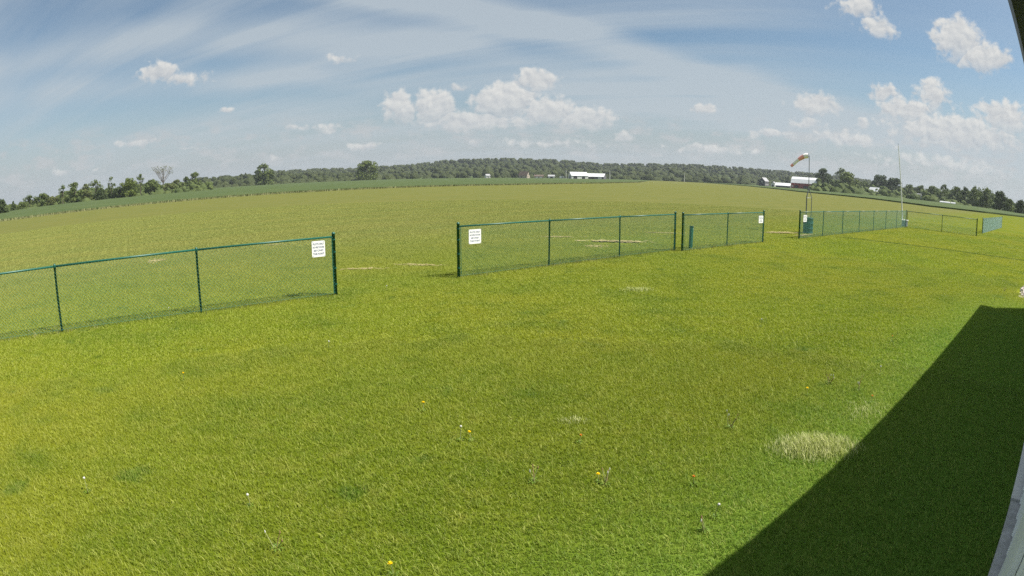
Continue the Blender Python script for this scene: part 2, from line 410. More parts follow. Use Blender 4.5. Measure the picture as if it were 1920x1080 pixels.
# ------------------------------------------------------------------ the ground
rings = [0, 2, 4, 7, 11, 16, 24, 36, 55, 80, 120, 180, 280, 420, 650, 1000, 1600, 2600, 4500, 8000]
mb = MB(); ns = 72
mb.V.append((0, 0, 0))
for r_ in rings[1:]:
    for k in range(ns):
        t = 2*math.pi*k/ns; mb.V.append((r_*math.cos(t), r_*math.sin(t), 0))
for k in range(ns): mb.F.append((0, 1+k, 1+(k+1) % ns))
for i in range(len(rings)-2):
    a, b = 1+i*ns, 1+(i+1)*ns
    for k in range(ns): mb.F.append((a+k, b+k, b+(k+1) % ns, a+(k+1) % ns))
tag(mb.build('ground', 'turf'), 'mown lawn and grass airfield reaching out to the woods', None, kind='structure')

# crop fields on both sides of the mown strip: raised sheets with a real edge
def resample(pts, step):
    out = []
    for a, b in zip(pts[:-1], pts[1:]):
        a, b = Vector(a), Vector(b); n = max(1, int((b-a).length/step))
        for i in range(n): out.append(a.lerp(b, i/n))
    out.append(Vector(pts[-1])); return out
def field(name, edge, outer, hgt, label):
    e = resample(edge, 4.0); mb = MB()
    e = [Vector((p.x+random.uniform(-.4, .4), p.y+random.uniform(-.4, .4))) for p in e]
    top = [(p.x, p.y, hgt*random.uniform(0.8, 1.15)) for p in e] + [(x, y, hgt) for x, y in outer]
    mb.poly(top)
    for a, b in zip(e[:-1], e[1:]):
        mb.poly([(a.x, a.y, 0), (b.x, b.y, 0), (b.x, b.y, hgt), (a.x, a.y, hgt)])
    o = mb.build(name, 'crop'); tag(o, label, None, kind='structure'); return e
EL_ = [(-230, -60), (-150, 20), (-86, 84), (-54, 115), (-22, 146), (0, 166), (33, 230), (70, 330), (150, 640), (190, 800)]
eL = field('crop_field', EL_, [(190, 1100), (-900, 1100), (-1100, 300)], 0.38, 'green crop field left of the mown airstrip')
ER_ = [(215, 640), (177, 426), (140, 290), (124, 236), (124, 178), (114, 132), (132, 126), (175, 131), (300, 150)]
eR = field('crop_field', ER_, [(900, 300), (900, 1100), (190, 1100), (195, 800)], 0.42, 'green crop field right of the mown airstrip')
# pale uncut verge along the left crop field
V = []; T = []
for p in resample([(q.x, q.y) for q in eL if q.y > 20 and q.y < 420], 0.35):
    for k in range(16):
        c = Vector((p.x+random.uniform(-.2, 1.2), p.y-random.uniform(-.2, 1.2), 0)); a = random.uniform(0, 6.28)
        wv = Vector((math.cos(a), math.sin(a), 0))*random.uniform(.02, .07); hh = random.uniform(.12, .50)
        l = Vector((random.uniform(-.1, .1), random.uniform(-.1, .1), hh))
        V.append([c-wv, c+wv, c+wv*.5+l, c-wv*.5+l]); T.append(random.random())
tag(link('verge_grass', quads_mesh('verge_grass', np.array([[list(q) for q in f] for f in V]), np.array(T), 'verge')),
    'pale uncut grass verge along the edge of the left crop field', 'grass', kind='stuff')

# bare worn soil in the mown field and a gravel bed
def soil_patch(cx, cy, lx, ly, rz, label, mat='soil', name='bare_soil', z=0.012):
    mb = MB(); whole = name != 'bare_soil'
    for q in range(1 if whole else int(60+lx*ly*350)):
        u, v_, r_ = (0, 0, 1) if whole else (random.gauss(0, .42), random.gauss(0, .42), random.uniform(.05, .2))
        n = 46 if whole else 9; pts = []; ph = random.random()*6
        ax_, ay_ = (lx, ly) if whole else (r_*max(lx*.5, .25), r_*max(ly*.9, .2))
        for k in range(n):
            t = 2*math.pi*k/n; rr = 1+0.28*math.sin(3*t+ph)+random.uniform(-.25, .25)
            pts.append((u*lx+math.cos(t)*ax_*rr, v_*ly+math.sin(t)*ay_*rr, q*.0002))
        mb.poly(pts)
    o = mb.build(name, mat); o.location = (cx, cy, z); o.rotation_euler.z = rz
    tag(o, label, None, kind='structure' if whole else 'stuff'); return o
SOIL = []
def sp(cx, cy, lx, ly, rz, label):
    soil_patch(cx, cy, lx, ly, rz, label)
    if lx > 1.25: SOIL.append((cx, cy, lx*.8, ly*.9, rz))
sp(4.0, 22.75, 1.35, .36, -.12, 'long strip of worn tan soil seen through the middle fence')
sp(3.0, 21.2, .5, .35, .1, 'small tan bare spot in front of the long worn strip')
sp(1.9, 24.4, .9, .16, .0, 'thin tan bare streak behind the middle fence')
sp(-4.2, 15.9, .75, .16, .1, 'worn tan streak in the gap beside the left fence end')
sp(-2.7, 16.6, .75, .15, -.12, 'worn tan streak in the gap beside the middle fence end')
sp(-12.7, 18.2, .35, .5, .3, 'reddish bare spot behind the left fence')
sp(-9.5, 22.3, .45, .2, .1, 'pale bare spot showing over the left fence rail')
sp(14.0, 28.6, 1.3, .35, .2, 'tan bare strip in the gap before the drum')
sp(14.9, 27.6, 1.2, .22, .64, 'worn soil under the fence by the drum')
sp(6.9, 26.8, 1.1, .14, -.1, 'thin tan streak behind the narrow fence gap')

# gravel bed by the building corner
gb = soil_patch(16.0, 12.35, 1.7, .55, .65, 'gravel bed beyond the shadow at the building corner', 'stone', 'gravel_bed', 0.012)
mb = MB()
for k in range(900):
    u, v_ = random.uniform(-1, 1), random.uniform(-1, 1)
    if u*u+v_*v_ > 1.1: continue
    x = 16.0+u*1.8*math.cos(.65)-v_*.6*math.sin(.65); y = 12.35+u*1.8*math.sin(.65)+v_*.6*math.cos(.65)
    s_ = random.uniform(.02, .05); M = Matrix.Translation((x, y, .02)) @ Euler((random.random()*3, random.random()*3, random.random()*3)).to_matrix().to_4x4()
    mb.box((-s_, -s_*.7, -s_*.5), (s_, s_*.7, s_*.5), M)
o = mb.build('gravel', 'stone'); tag(o, 'loose grey pink gravel stones on the bed', None, kind='stuff')

# ------------------------------------------------------------------ the grass: blade tiles instanced over the lawn
def blade_tile(name, size, count, hmin, hmax, wd, lean):
    n = count
    x = rng.uniform(0, size, n)-size/2; y = rng.uniform(0, size, n)-size/2
    a = rng.uniform(0, 2*np.pi, n); hgt = rng.uniform(hmin, hmax, n)*np.where(rng.uniform(0, 1, n) < .05, 1.7, 1.0); ln = rng.uniform(.15, 1, n)*lean*hgt
    b = rng.normal(2.2, 1.3, n)                      # blades lean loosely one way
    fa = rng.uniform(0, 2*np.pi, n); wid = wd*rng.uniform(.7, 1.3, n)
    wx, wy = np.cos(fa)*wid/2, np.sin(fa)*wid/2
    lx, ly = np.cos(b)*ln, np.sin(b)*ln
    z0 = np.zeros(n)
    A = np.stack([x-wx, y-wy, z0], 1); B = np.stack([x+wx, y+wy, z0], 1)
    C = np.stack([x+wx*.8+lx*.35, y+wy*.8+ly*.35, hgt*.6], 1); E_ = np.stack([x-wx*.8+lx*.35, y-wy*.8+ly*.35, hgt*.6], 1)
    F_ = np.stack([x+wx*.15+lx, y+wy*.15+ly, hgt], 1); G_ = np.stack([x-wx*.15+lx, y-wy*.15+ly, hgt], 1)
    Q = np.concatenate([np.stack([A, B, C, E_], 1), np.stack([E_, C, F_, G_], 1)], 0)
    t = rng.uniform(0, 1, n)
    me = quads_mesh(name, Q, np.concatenate([t, t]), 'grass_blade')
    return bpy.data.objects.new(name, me)
BN = 0.22            # grass stops at the building's apron
def grass_field(name, label, tiles, size, keep):
    c = bpy.data.collections.new(name+'_tiles')
    for o in tiles: c.objects.link(o)
    pts = []; Rm = 64
    k = int(Rm/size)+1
    for i in range(-k, k+1):
        for j in range(-k, 20):
            t_, n_ = (i+.5)*size, BN-(-j+.5)*size
            x, y = t_*DV[0]+n_*NV[0], t_*DV[1]+n_*NV[1]
            if keep(x, y, math.hypot(x, y), math.degrees(math.atan2(x, y))): pts.append((x, y, 0.0))
    me = bpy.data.meshes.new(name); me.from_pydata(pts, [], [])
    a = me.attributes.new('variant', 'INT', 'POINT'); a.data.foreach_set('value', rng.integers(0, len(tiles), len(pts)).astype(np.int32))
    a = me.attributes.new('turn', 'FLOAT', 'POINT'); a.data.foreach_set('value', np.full(len(pts), math.atan2(DV[1], DV[0])).astype(np.float32))
    a = me.attributes.new('tall', 'FLOAT', 'POINT'); a.data.foreach_set('value', rng.uniform(.95, 1.05, len(pts)).astype(np.float32))
    o = link(name, me); tag(o, label, 'grass', kind='stuff')
    ng = bpy.data.node_groups.new(name, 'GeometryNodeTree')
    ng.interface.new_socket('Geometry', in_out='INPUT', socket_type='NodeSocketGeometry'); ng.interface.new_socket('Geometry', in_out='OUTPUT', socket_type='NodeSocketGeometry')
    gi = ng.nodes.new('NodeGroupInput'); go = ng.nodes.new('NodeGroupOutput')
    ci = ng.nodes.new('GeometryNodeCollectionInfo'); ci.inputs['Collection'].default_value = c
    ci.inputs['Separate Children'].default_value = True; ci.inputs['Reset Children'].default_value = True
    ip = ng.nodes.new('GeometryNodeInstanceOnPoints'); ip.inputs['Pick Instance'].default_value = True
    def attr(nm, ty):
        q = ng.nodes.new('GeometryNodeInputNamedAttribute'); q.data_type = ty; q.inputs['Name'].default_value = nm; return q.outputs['Attribute']
    cx = ng.nodes.new('ShaderNodeCombineXYZ'); ng.links.new(attr('turn', 'FLOAT'), cx.inputs[2])
    e2r = ng.nodes.new('FunctionNodeEulerToRotation'); ng.links.new(cx.outputs[0], e2r.inputs[0])
    sc = ng.nodes.new('ShaderNodeCombineXYZ'); sc.inputs[0].default_value = 1; sc.inputs[1].default_value = 1; ng.links.new(attr('tall', 'FLOAT'), sc.inputs[2])
    ng.links.new(gi.outputs[0], ip.inputs['Points']); ng.links.new(ci.outputs[0], ip.inputs['Instance'])
    ng.links.new(attr('variant', 'INT'), ip.inputs['Instance Index']); ng.links.new(e2r.outputs[0], ip.inputs['Rotation']); ng.links.new(sc.outputs[0], ip.inputs['Scale'])
    ng.links.new(ip.outputs[0], go.inputs[0])
    md = o.modifiers.new('scatter', 'NODES'); md.node_group = ng
    return o
def nval(x, y): return x*NV[0]+y*NV[1]
def tval(x, y): return x*DV[0]+y*DV[1]
def off_soil(x, y):
    for cx, cy, lx, ly, rz in SOIL:
        u = (x-cx)*math.cos(rz)+(y-cy)*math.sin(rz); v_ = -(x-cx)*math.sin(rz)+(y-cy)*math.cos(rz)
        if (u/lx)**2+(v_/(ly+.35))**2 < 1: return False
    u, v_ = (x-16)*math.cos(.65)+(y-12.35)*math.sin(.65), -(x-16)*math.sin(.65)+(y-12.35)*math.cos(.65)
    if (u/1.7)**2+(v_/.5)**2 < 1: return False
    return True
near_ok = lambda x, y, d, az: d < 9.0 and (abs(az) < 66 or d < 2.5) and nval(x, y) < BN-.1
mid_ok = lambda x, y, d, az: 8.6 <= d < 22.7 and abs(az) < 62 and (nval(x, y) < BN-.1 or tval(x, y) > 17.6) and off_soil(x, y)
far_ok = lambda x, y, d, az: 21.3 <= d < 62 and abs(az) < 60 and (nval(x, y) < BN-.1 or tval(x, y) > 18.5) and off_soil(x, y)
grass_field('lawn_grass', 'short green and yellow lawn grass close to the building', [blade_tile('turf_tile_a%d' % i, .5, 1900, .017, .044, .0050, 1.35) for i in range(8)], .5, near_ok)
grass_field('lawn_grass', 'lawn grass around the green chain link fences', [blade_tile('turf_tile_b%d' % i, .5, 900, .016, .040, .0080, 1.4) for i in range(8)], .5, mid_ok)
grass_field('airfield_grass', 'short olive grass of the mown airfield past the fences', [blade_tile('turf_tile_c%d' % i, 1.0, 1000, .015, .036, .015, 1.5) for i in range(8)], 1.0, far_ok)

# ------------------------------------------------------------------ chain link fences
LB = 3.0385; RAIL = 1.275
def wire_mesh():
    w_, rad = LB/86, .0027
    z0, z1 = .035, RAIL+.03; nk = int((z1-z0)/w_); V = []; F = []
    for i in range(86):
        pts = []
        for k in range(nk+1):
            hi = (k+i) % 2
            pts.append((i*w_+(w_ if hi else 0), (.003 if hi else -.003), z0+k*w_))
        b0 = len(V)
        for p in pts:
            for q in range(3):
                t = 2*math.pi*q/3+.5; V.append((p[0]+rad*math.cos(t), p[1]+rad*math.sin(t), p[2]))
        for k in range(nk):
            for q in range(3):
                q2 = (q+1) % 3; F.append((b0+k*3+q, b0+k*3+q2, b0+k*3+3+q2, b0+k*3+3+q))
    me = bpy.data.meshes.new('wire_mesh'); me.from_pydata(V, [], F); me.materials.append(MAT['mesh_green']); me.update(); return me
ME_WIRE = wire_mesh()
ME_POST = MB().lathe([(.024, -.3), (.024, RAIL-.05), (.030, RAIL-.05), (.030, RAIL+.028), (.020, RAIL+.045), (.004, RAIL+.055)], 10).mesh('line_post', 'fence_green', True)
ME_END = MB().lathe([(.0365, -.3), (.0365, RAIL+.05), (.041, RAIL+.05), (.041, RAIL+.075), (.028, RAIL+.098), (.004, RAIL+.108)], 12).mesh('end_post', 'fence_green', True)
ME_RAIL = MB().tube([(0, 0, RAIL), (LB, 0, RAIL)], .021, 10).mesh('top_rail', 'fence_green', True)
ME_TENS = MB().tube([(0, 0, .06), (LB, 0, .06)], .0028, 4).mesh('tension_wire', 'mesh_green')
ME_BAR = MB().box((-.008, -.003, .05), (.008, .003, RAIL)).mesh('tension_bar', 'fence_green')
ME_BAND = MB().lathe([(.044, -.012), (.044, .012)], 12).mesh('tension_band', 'fence_green')
def fence(x, y, ang, i0, i1, ends, label, group='green chain link fence runs'):
    root = empty('chain_link_fence', (x+i0*LB*math.cos(ang), y+i0*LB*math.sin(ang), 0), ang); tag(root, label, 'fence', group)
    n = i1-i0
    for k in range(n+1):
        e = (k == 0 and ends[0]) or (k == n and ends[1])
        j = random.uniform(-.006, .006)
        p = link('end_post' if e else 'line_post', ME_END if e else ME_POST, root, (k*LB, 0, 0), (j, random.uniform(-.008, .008), random.random()*3))
        if e:
            [link('tension_band', ME_BAND, p, (0, 0, z_)) for z_ in (.25, .6, .95, 1.22)]
            link('tension_bar', ME_BAR, root, (k*LB+(.055 if k == 0 else -.055), -.03, 0))
    for k in range(n):
        link('top_rail', ME_RAIL, root, (k*LB, 0, 0)); link('wire_mesh', ME_WIRE, root, (k*LB, -.028, 0)); link('tension_wire', ME_TENS, root, (k*LB, -.028, 0))
    return root
fA = fence(-8.604, 8.560, .66538, -3, 2, (False, True), 'green chain link fence on the left, running out of the picture')
fB = fence(-1.317, 14.505, .68957, 0, 3, (True, True), 'three bay green chain link fence in the middle with a sign at its left end')
fC = fence(5.931, 20.071, .65934, 0, 2, (True, True), 'two bay green chain link fence with a short green post behind it')
fD = fence(13.606, 25.774, .64917, 0, 7, (True, True), 'seven bay green chain link fence running from the drum to the pole')
cx_, cy_ = 13.606+7*LB*math.cos(.64917), 25.774+7*LB*math.sin(.64917)
fE = fence(cx_+.10*math.cos(-.7788), cy_+.10*math.sin(-.7788), -.7788, 0, 2, (False, True), 'two bay green chain link fence turning back from the white pole')
fF = fence(39.4, 37.9, .645, 0, 7, (True, True), 'farthest green chain link fence at the right, seen almost end on')

# signs hanging on the fences
def sign(run, x, y, ang, s, z0, wd, hg, label, tilt=0.0):
    root = empty('notice_sign', (x+s*math.cos(ang)+.045*math.sin(ang), y+s*math.sin(ang)-.045*math.cos(ang), z0), ang)
    tag(root, label, 'sign', 'notice signs on the fences')
    mb = MB(); pts = []; rr = .022
    for cx, cz, a0 in ((wd/2-rr, hg/2-rr, 0), (-wd/2+rr, hg/2-rr, 90), (-wd/2+rr, -hg/2+rr, 180), (wd/2-rr, -hg/2+rr, 270)):
        for k in range(4):
            t = R(a0+k*30); pts.append((cx+rr*math.cos(t), cz+rr*math.sin(t)))
    n = len(pts); b = mb.V
    for yy in (-.004, .004): b += [(p[0], yy, p[1]) for p in pts]
    mb.F.append(tuple(range(n))); mb.F.append(tuple(range(2*n-1, n-1, -1)))
    for k in range(n): mb.F.append((k, n+k, n+(k+1) % n, (k+1) % n))
    mb.build('sign_plate', 'white_sign', root)
    for k, (tx, sz) in enumerate((('PILOTS ONLY', 1.0), ('NO SPECTATORS', .95), ('BEYOND', 1.0), ('THIS POINT', 1.0))):
        cu = bpy.data.curves.new('lettering', 'FONT'); cu.body = tx; cu.align_x = 'CENTER'; cu.align_y = 'CENTER'; cu.size = hg*.165*sz; cu.offset = .0015
        tmp = bpy.data.objects.new('lettering', cu); me = bpy.data.meshes.new_from_object(tmp); me.materials.clear(); me.materials.append(MAT['ink'])
        xs = [v.co.x for v in me.vertices]; wcur = max(xs)-min(xs); f = min(1.0, wd*.86/wcur)
        for v in me.vertices: v.co.x *= f
        link('lettering', me, root, (0, -.0065, hg*(.31-.205*k)), (R(90), 0, 0))
        bpy.data.objects.remove(tmp)
    for sx in (-1, 1):
        for sz in (-1, 1): MB().tube([(sx*(wd/2-.025), -.008, sz*(hg/2-.02)), (sx*(wd/2-.025), .05, sz*(hg/2-.02))], .006, 6).build('cable_tie', 'steel_grey', root)
    return root
def post_t(x, y, ang, az):
    """distance along a fence run at which the azimuth is az"""
    s_, c_ = math.sin(R(az)), math.cos(R(az)); dx_, dy_ = math.cos(ang), math.sin(ang)
    return (y*s_-x*c_)/(dx_*c_-dy_*s_)
for (run, x, y, ang, az0, az1, z0, hg, lab) in (
    (fA, -8.604, 8.560, .66538, -19.47, -18.19, 1.05, .34, 'white notice sign on the left fence beside its end post'),
    (fB, -1.317, 14.505, .68957, -4.27, -3.10, 1.0, .36, 'white notice sign at the left end of the middle fence'),
    (fC, 5.931, 20.071, .65934, 23.71, 24.16, .99, .31, 'narrow looking white notice sign at the right end of the two bay fence'),
    (fD, 13.606, 25.774, .64917, 28.09, 28.43, .97, .33, 'white notice sign in front of the green drum')):
    s0, s1 = post_t(x, y, ang, az0), post_t(x, y, ang, az1)
    sign(run, x, y, ang, (s0+s1)/2, z0, min(max(abs(s1-s0), .24), .40), hg, lab)

# short green post behind the two bay fence
root = empty('marker_post', (6.48, 20.85, 0), .66); tag(root, 'short thick green post standing behind the two bay fence', 'post')
MB().box((-.055, -.045, -.2), (.055, .045, .84), Matrix.Rotation(.035, 4, 'Y')).build('post_body', 'fence_green', root)
MB().box((.057, -.04, -.1), (.075, .03, .80), Matrix.Rotation(.035, 4, 'Y')).build('side_strip', 'mesh_green', root)
MB().box((.077, -.03, .68), (.10, .03, .84), Matrix.Rotation(.035, 4, 'Y')).build('latch_plate', 'white_sign', root)

# ------------------------------------------------------------------ windsock, drum, pole
root = empty('steel_drum', (15.85, 29.0, 0)); tag(root, 'green steel drum standing behind the fence at the windsock', 'drum')
prof = [(.28, 0), (.292, .01), (.292, .03), (.283, .04)]
for z in (.26, .54): prof += [(.283, z-.03), (.295, z-.015), (.295, z+.015), (.283, z+.03)]
prof += [(.283, .80), (.294, .81), (.294, .835), (.28, .84)]
MB().lathe(prof, 28).build('drum_body', 'drum_green', root, True)
MB().lathe([(.27, .842), (.27, .85)], 24).build('drum_lid', 'fence_green', root)
wx, wy = 16.1, 29.55
root = empty('windsock', (wx, wy, 0)); tag(root, 'faded orange and white windsock on a steel mast with three legs', 'windsock')
MB().tube([(0, 0, 2.3), (0, 0, 4.22)], .022, 8).build('mast', 'steel_grey', root)
for k, (lx, ly) in enumerate(((-.15, -.10), (-.04, .16), (.19, -.05))):
    MB().tube([(lx, ly, 0), (lx, ly, 1.95), (lx*.12, ly*.12, 2.36), (0, 0, 2.45)], .021, 6).build('leg', 'steel_grey', root)
for z in (.9, 1.9):
    MB().tube([(-.15, -.10, z), (-.04, .16, z), (.19, -.05, z), (-.15, -.10, z)], .009, 5).build('brace_ring', 'steel_grey', root)
MB().tube([(0, 0, 4.14), (-.10, 0.0, 4.22)], .010, 6).build('swivel_arm', 'steel_grey', root)
# sock: tapering cloth tube hanging down to the left
path = [(-q*.88, q*.47, z) for q, z in ((.06, 4.20), (.18, 4.20), (.32, 4.15), (.47, 4.06), (.62, 3.95), (.77, 3.82), (.92, 3.68), (1.04, 3.56))]
rad = [.135, .14, .125, .115, .10, .09, .082, .078]
for k in range(4):
    seg = MB().tube([path[2*k], path[2*k+1]] + ([path[2*k+2]] if k < 3 else []), [rad[2*k], rad[2*k+1]] + ([rad[2*k+2]] if k < 3 else []), 14, cap=False)
    seg.V = [(v[0]+random.uniform(-.012, .012), v[1], v[2]+random.uniform(-.012, .012)) for v in seg.V]
    seg.build('sock_band', 'sock_white' if k in (0, 2) else 'sock_orange', root, True)
mb = MB(); n = 18
hp = [(-.053+math.cos(2*math.pi*k/n)*.138*.47, .028+math.cos(2*math.pi*k/n)*.138*.88, 4.20+math.sin(2*math.pi*k/n)*.138) for k in range(n+1)]
mb.tube(hp, .010, 6, cap=False).build('hoop', 'steel_grey', root)
# tall white pole and cabinet by the fence corner
root = empty('tall_pole', (31.35, 40.1, 0)); tag(root, 'tall thin white pole leaning slightly at the fence corner', 'pole')
top = polar(37.35, 51.2, CAM_H+50.9*math.tan(R(4.69)))-Vector((31.35, 40.1, 0))
MB().tube([(0, 0, 0), top*.5, top*.97], [.055, .045, .028], 8).build('pole_shaft', 'pole_white', root)
MB().tube([top*.97, top], [.02, .012], 6).build('pole_tip', 'steel_grey', root)
root = empty('utility_cabinet', (31.3, 39.75, 0), .65); tag(root, 'small grey cabinet with a white lid at the foot of the pole', 'cabinet')
MB().box((-.28, -.2, 0), (.28, .2, .46)).build('cabinet_body', 'cabinet_grey', root)
MB().box((-.33, -.24, .463), (.33, .24, .54)).build('cabinet_lid', 'white_sign', root)

# ------------------------------------------------------------------ club building at the right edge
# local frame: x along the wall, y outwards towards the fence, origin on the ground under the camera
BT0, BT1 = -7.0, 17.3; WY = -.30; EAVE = .075; EZ = 3.05
bld = empty('club_building', (0, 0, 0), math.atan2(DV[1], DV[0])); tag(bld, 'low white metal club building along the right edge with dark eaves', 'building')
mb = MB(); mb.box((BT0, WY-.16, .10), (BT1, WY-.02, 2.92)); mb.build('wall', 'white_metal', bld)
for k in range(int((BT1-BT0)/.3)):
    x = BT0+.15+k*.3
    if k == 0:
        rib = MB(); rib.raw([(-.03, 0, .12), (-.012, .022, .12), (.012, .022, .12), (.03, 0, .12), (-.03, 0, 2.9), (-.012, .022, 2.9), (.012, .022, 2.9), (.03, 0, 2.9)],
                [(0, 1, 5, 4), (1, 2, 6, 5), (2, 3, 7, 6)]); rib = rib.mesh('wall_rib', 'white_metal')
    link('wall_rib', rib, bld, (x, WY-.019, 0))
MB().box((BT0, -8.3, .1), (BT0+.12, WY-.17, 2.9)).build('end_wall', 'white_metal', bld)
mb = MB(); mb.raw([(BT1-.12, WY-.17, .1), (BT1-.12, -8.3, .1), (BT1-.12, -8.3, 2.9), (BT1-.12, -4.3, 4.2), (BT1-.12, WY-.17, 2.9), (BT1, WY-.17, .1), (BT1, -8.3, .1), (BT1, -8.3, 2.9), (BT1, -4.3, 4.2), (BT1, WY-.17, 2.9)],
    [(0, 1, 2, 3, 4), (9, 8, 7, 6, 5), (0, 5, 6, 1), (4, 9, 5, 0)]); mb.build('gable_wall', 'white_metal', bld)
MB().box((BT0, -8.45, .1), (BT1, -8.31, 2.9)).build('back_wall', 'white_metal', bld)
mb = MB()
for y0, z0, y1, z1 in ((EAVE-.06, 3.02, -4.3, 4.35), (-8.75, 3.02, -4.3, 4.35)):
    mb.raw([(BT0-.1, y0, z0), (BT1, y0, z0), (BT1, y1, z1), (BT0-.1, y1, z1), (BT0-.1, y0, z0+.03), (BT1, y0, z0+.03), (BT1, y1, z1+.03), (BT0-.1, y1, z1+.03)],
           [(0, 3, 2, 1), (4, 5, 6, 7), (0, 1, 5, 4), (1, 2, 6, 5), (3, 0, 4, 7), (2, 3, 7, 6)])
mb.build('roof', 'roof_grey', bld)
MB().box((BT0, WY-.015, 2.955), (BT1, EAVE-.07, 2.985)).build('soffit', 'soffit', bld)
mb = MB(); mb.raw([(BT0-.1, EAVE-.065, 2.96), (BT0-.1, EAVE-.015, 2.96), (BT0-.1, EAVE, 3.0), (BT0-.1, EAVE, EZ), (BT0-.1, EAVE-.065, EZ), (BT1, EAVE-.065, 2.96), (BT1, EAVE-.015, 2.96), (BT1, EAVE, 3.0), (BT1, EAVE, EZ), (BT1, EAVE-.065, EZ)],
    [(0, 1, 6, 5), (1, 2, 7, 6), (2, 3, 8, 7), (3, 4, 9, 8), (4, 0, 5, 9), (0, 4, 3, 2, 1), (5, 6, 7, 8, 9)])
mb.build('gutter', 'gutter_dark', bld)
# concrete apron: a darker near slab and a lighter far slab with an open joint
MB().box((BT0, WY-.03, -.1), (5.33, WY+.09, .035)).build('apron_slab', 'concrete', bld)
MB().box((5.36, WY-.03, -.1), (BT1-.02, WY+.095, .05)).build('apron_slab', 'concrete_light', bld)
MB().box((3.0, WY-.015, .04), (3.74, WY+.03, 2.1)).build('door_casing', 'white_metal', bld)

# ------------------------------------------------------------------ small plants in the lawn
def plant_leaves(mb, n, ln, wd, lift):
    for k in range(n):
        a = 6.28*k/n+random.uniform(-.3, .3); d = Vector((math.cos(a), math.sin(a), 0)); s_ = Vector((-d.y, d.x, 0))*wd; L = ln*random.uniform(.6, 1.1)
        p1 = d*L*.5+Vector((0, 0, lift)); p2 = d*L+Vector((0, 0, lift*.4+.01))
        mb.poly([-s_*.4, s_*.4, p1+s_, p1-s_]); mb.poly([p1-s_, p1+s_, p2])
def dandelion(x, y, kind, label, hgt=.10):
    root = empty('dandelion', (x, y, 0), random.random()*6); tag(root, label, 'flower', 'dandelions in the lawn')
    lean = Vector((random.uniform(-.02, .02), random.uniform(-.02, .02), hgt))
    MB().tube([(0, 0, 0), lean*.5+Vector((.004, .003, 0)), lean], .003, 5).build('stem', 'stem', root)
    if kind in ('yellow', 'orange'):
        mb = MB(); r_ = .016 if kind == 'yellow' else .013
        for k in range(18):
            a = 6.28*k/18; d = Vector((math.cos(a), math.sin(a), 0)); s_ = Vector((-d.y, d.x, 0))*.005; q = random.uniform(.8, 1.1)
            mb.poly([lean-s_*.4, lean+s_*.4, lean+d*r_*q+s_+Vector((0, 0, .008)), lean+d*r_*q-s_+Vector((0, 0, .008))])
            mb.poly([lean+Vector((0, 0, .004))-s_*.4, lean+Vector((0, 0, .004))+s_*.4, lean+d*r_*.55+s_+Vector((0, 0, .016)), lean+d*r_*.55-s_+Vector((0, 0, .016))])
        mb.build('flower_head', 'petal' if kind == 'yellow' else 'petal_old', root)
    else:
        mb = MB()
        for k in range(70):
            z = 1-2*(k+.5)/70; a = 2.4*k; d = Vector((math.sqrt(1-z*z)*math.cos(a), math.sqrt(1-z*z)*math.sin(a), z)); s_ = d.orthogonal().normalized()*.005
            e = lean+d*.011; t_ = d.cross(s_)
            mb.poly([e-s_, e-t_, e+s_, e+t_])
        mb.lathe([(.004, -.006), (.006, 0), (.003, .006)], 6, lean)
        mb.build('seed_head', 'seed_white', root)
    mb = MB(); plant_leaves(mb, 7, .06, .007, .02); mb.build('leaf_rosette', 'rosette', root)
Y = [(-4.33, 6.54, 'yellow dandelion alone on the lawn below the left fence'), (-.96, 5.98, 'yellow dandelion in the middle of the lawn'), (-.39, 5.24, 'yellow dandelion beside a white seed head near the centre'),
     (.73, 4.40, 'large yellow dandelion with bent stalks at the lower centre'), (3.61, 6.16, 'yellow dandelion up from the pale grass clump'), (-.77, 3.09, 'yellow dandelion at the bottom edge of the lawn')]
O_ = [(.65, 5.19, 'small orange fading dandelion near the centre'), (1.54, 4.26, 'orange fading dandelion with a seed stalk left of the shadow'), (4.34, 5.75, 'orange fading dandelion close to the shadow edge'), (6.5, 8.28, 'orange fading dandelion far up beside the shadow')]
W_ = [(-.50, 5.25, 'white dandelion seed head left of a yellow one near the centre'), (1.56, 3.73, 'white dandelion seed head low beside the shadow'), (-2.09, 3.78, 'white dandelion seed head on the lower left lawn'), (-3.7, 3.54, 'white dandelion seed head at the far lower left'),
      (-2.76, 8.33, 'white dandelion seed head below the fence gap'), (5.14, 6.71, 'white dandelion seed head right of the brown stalks'), (-9.17, 8.1, 'white dandelion seed head at the foot of the left fence'), (-6.9, 10.24, 'white dandelion seed head left of the left fence middle post'), (-2.79, 12.84, 'white dandelion seed head in the fence gap'), (4.39, 9.53, 'white dandelion seed head on the right lawn')]
for x, y, l in Y: dandelion(x, y, 'yellow', l, random.uniform(.075, .12))
for x, y, l in O_: dandelion(x, y, 'orange', l, random.uniform(.07, .10))
for x, y, l in W_: dandelion(x, y, 'white', l, random.uniform(.10, .15))
def stalks(x, y, label, n=5, hgt=.16):
    root = empty('stalk_weed', (x, y, 0), random.random()*6); tag(root, label, 'weed', 'spent weed stalks in the lawn')
    for k in range(n):
        a = random.random()*6.28; l = Vector((math.cos(a)*.05, math.sin(a)*.05, hgt*random.uniform(.55, 1.1)))
        b = Vector((random.uniform(-.02, .02), random.uniform(-.02, .02), 0))
        s_ = MB().tube([b, b+l*.5+Vector((0, 0, .01)), b+l], [.004, .003, .0025], 5).build('stalk', 'stem_brown' if k % 2 else 'stem', root)
        MB().lathe([(.002, -.012), (.006, 0), (.003, .014)], 6, b+l).build('stalk_tip', 'seed_white' if k % 3 == 0 else 'stem_brown', s_)
    mb = MB(); plant_leaves(mb, 8, .075, .008, .025); mb.build('leaf_rosette', 'rosette', root)
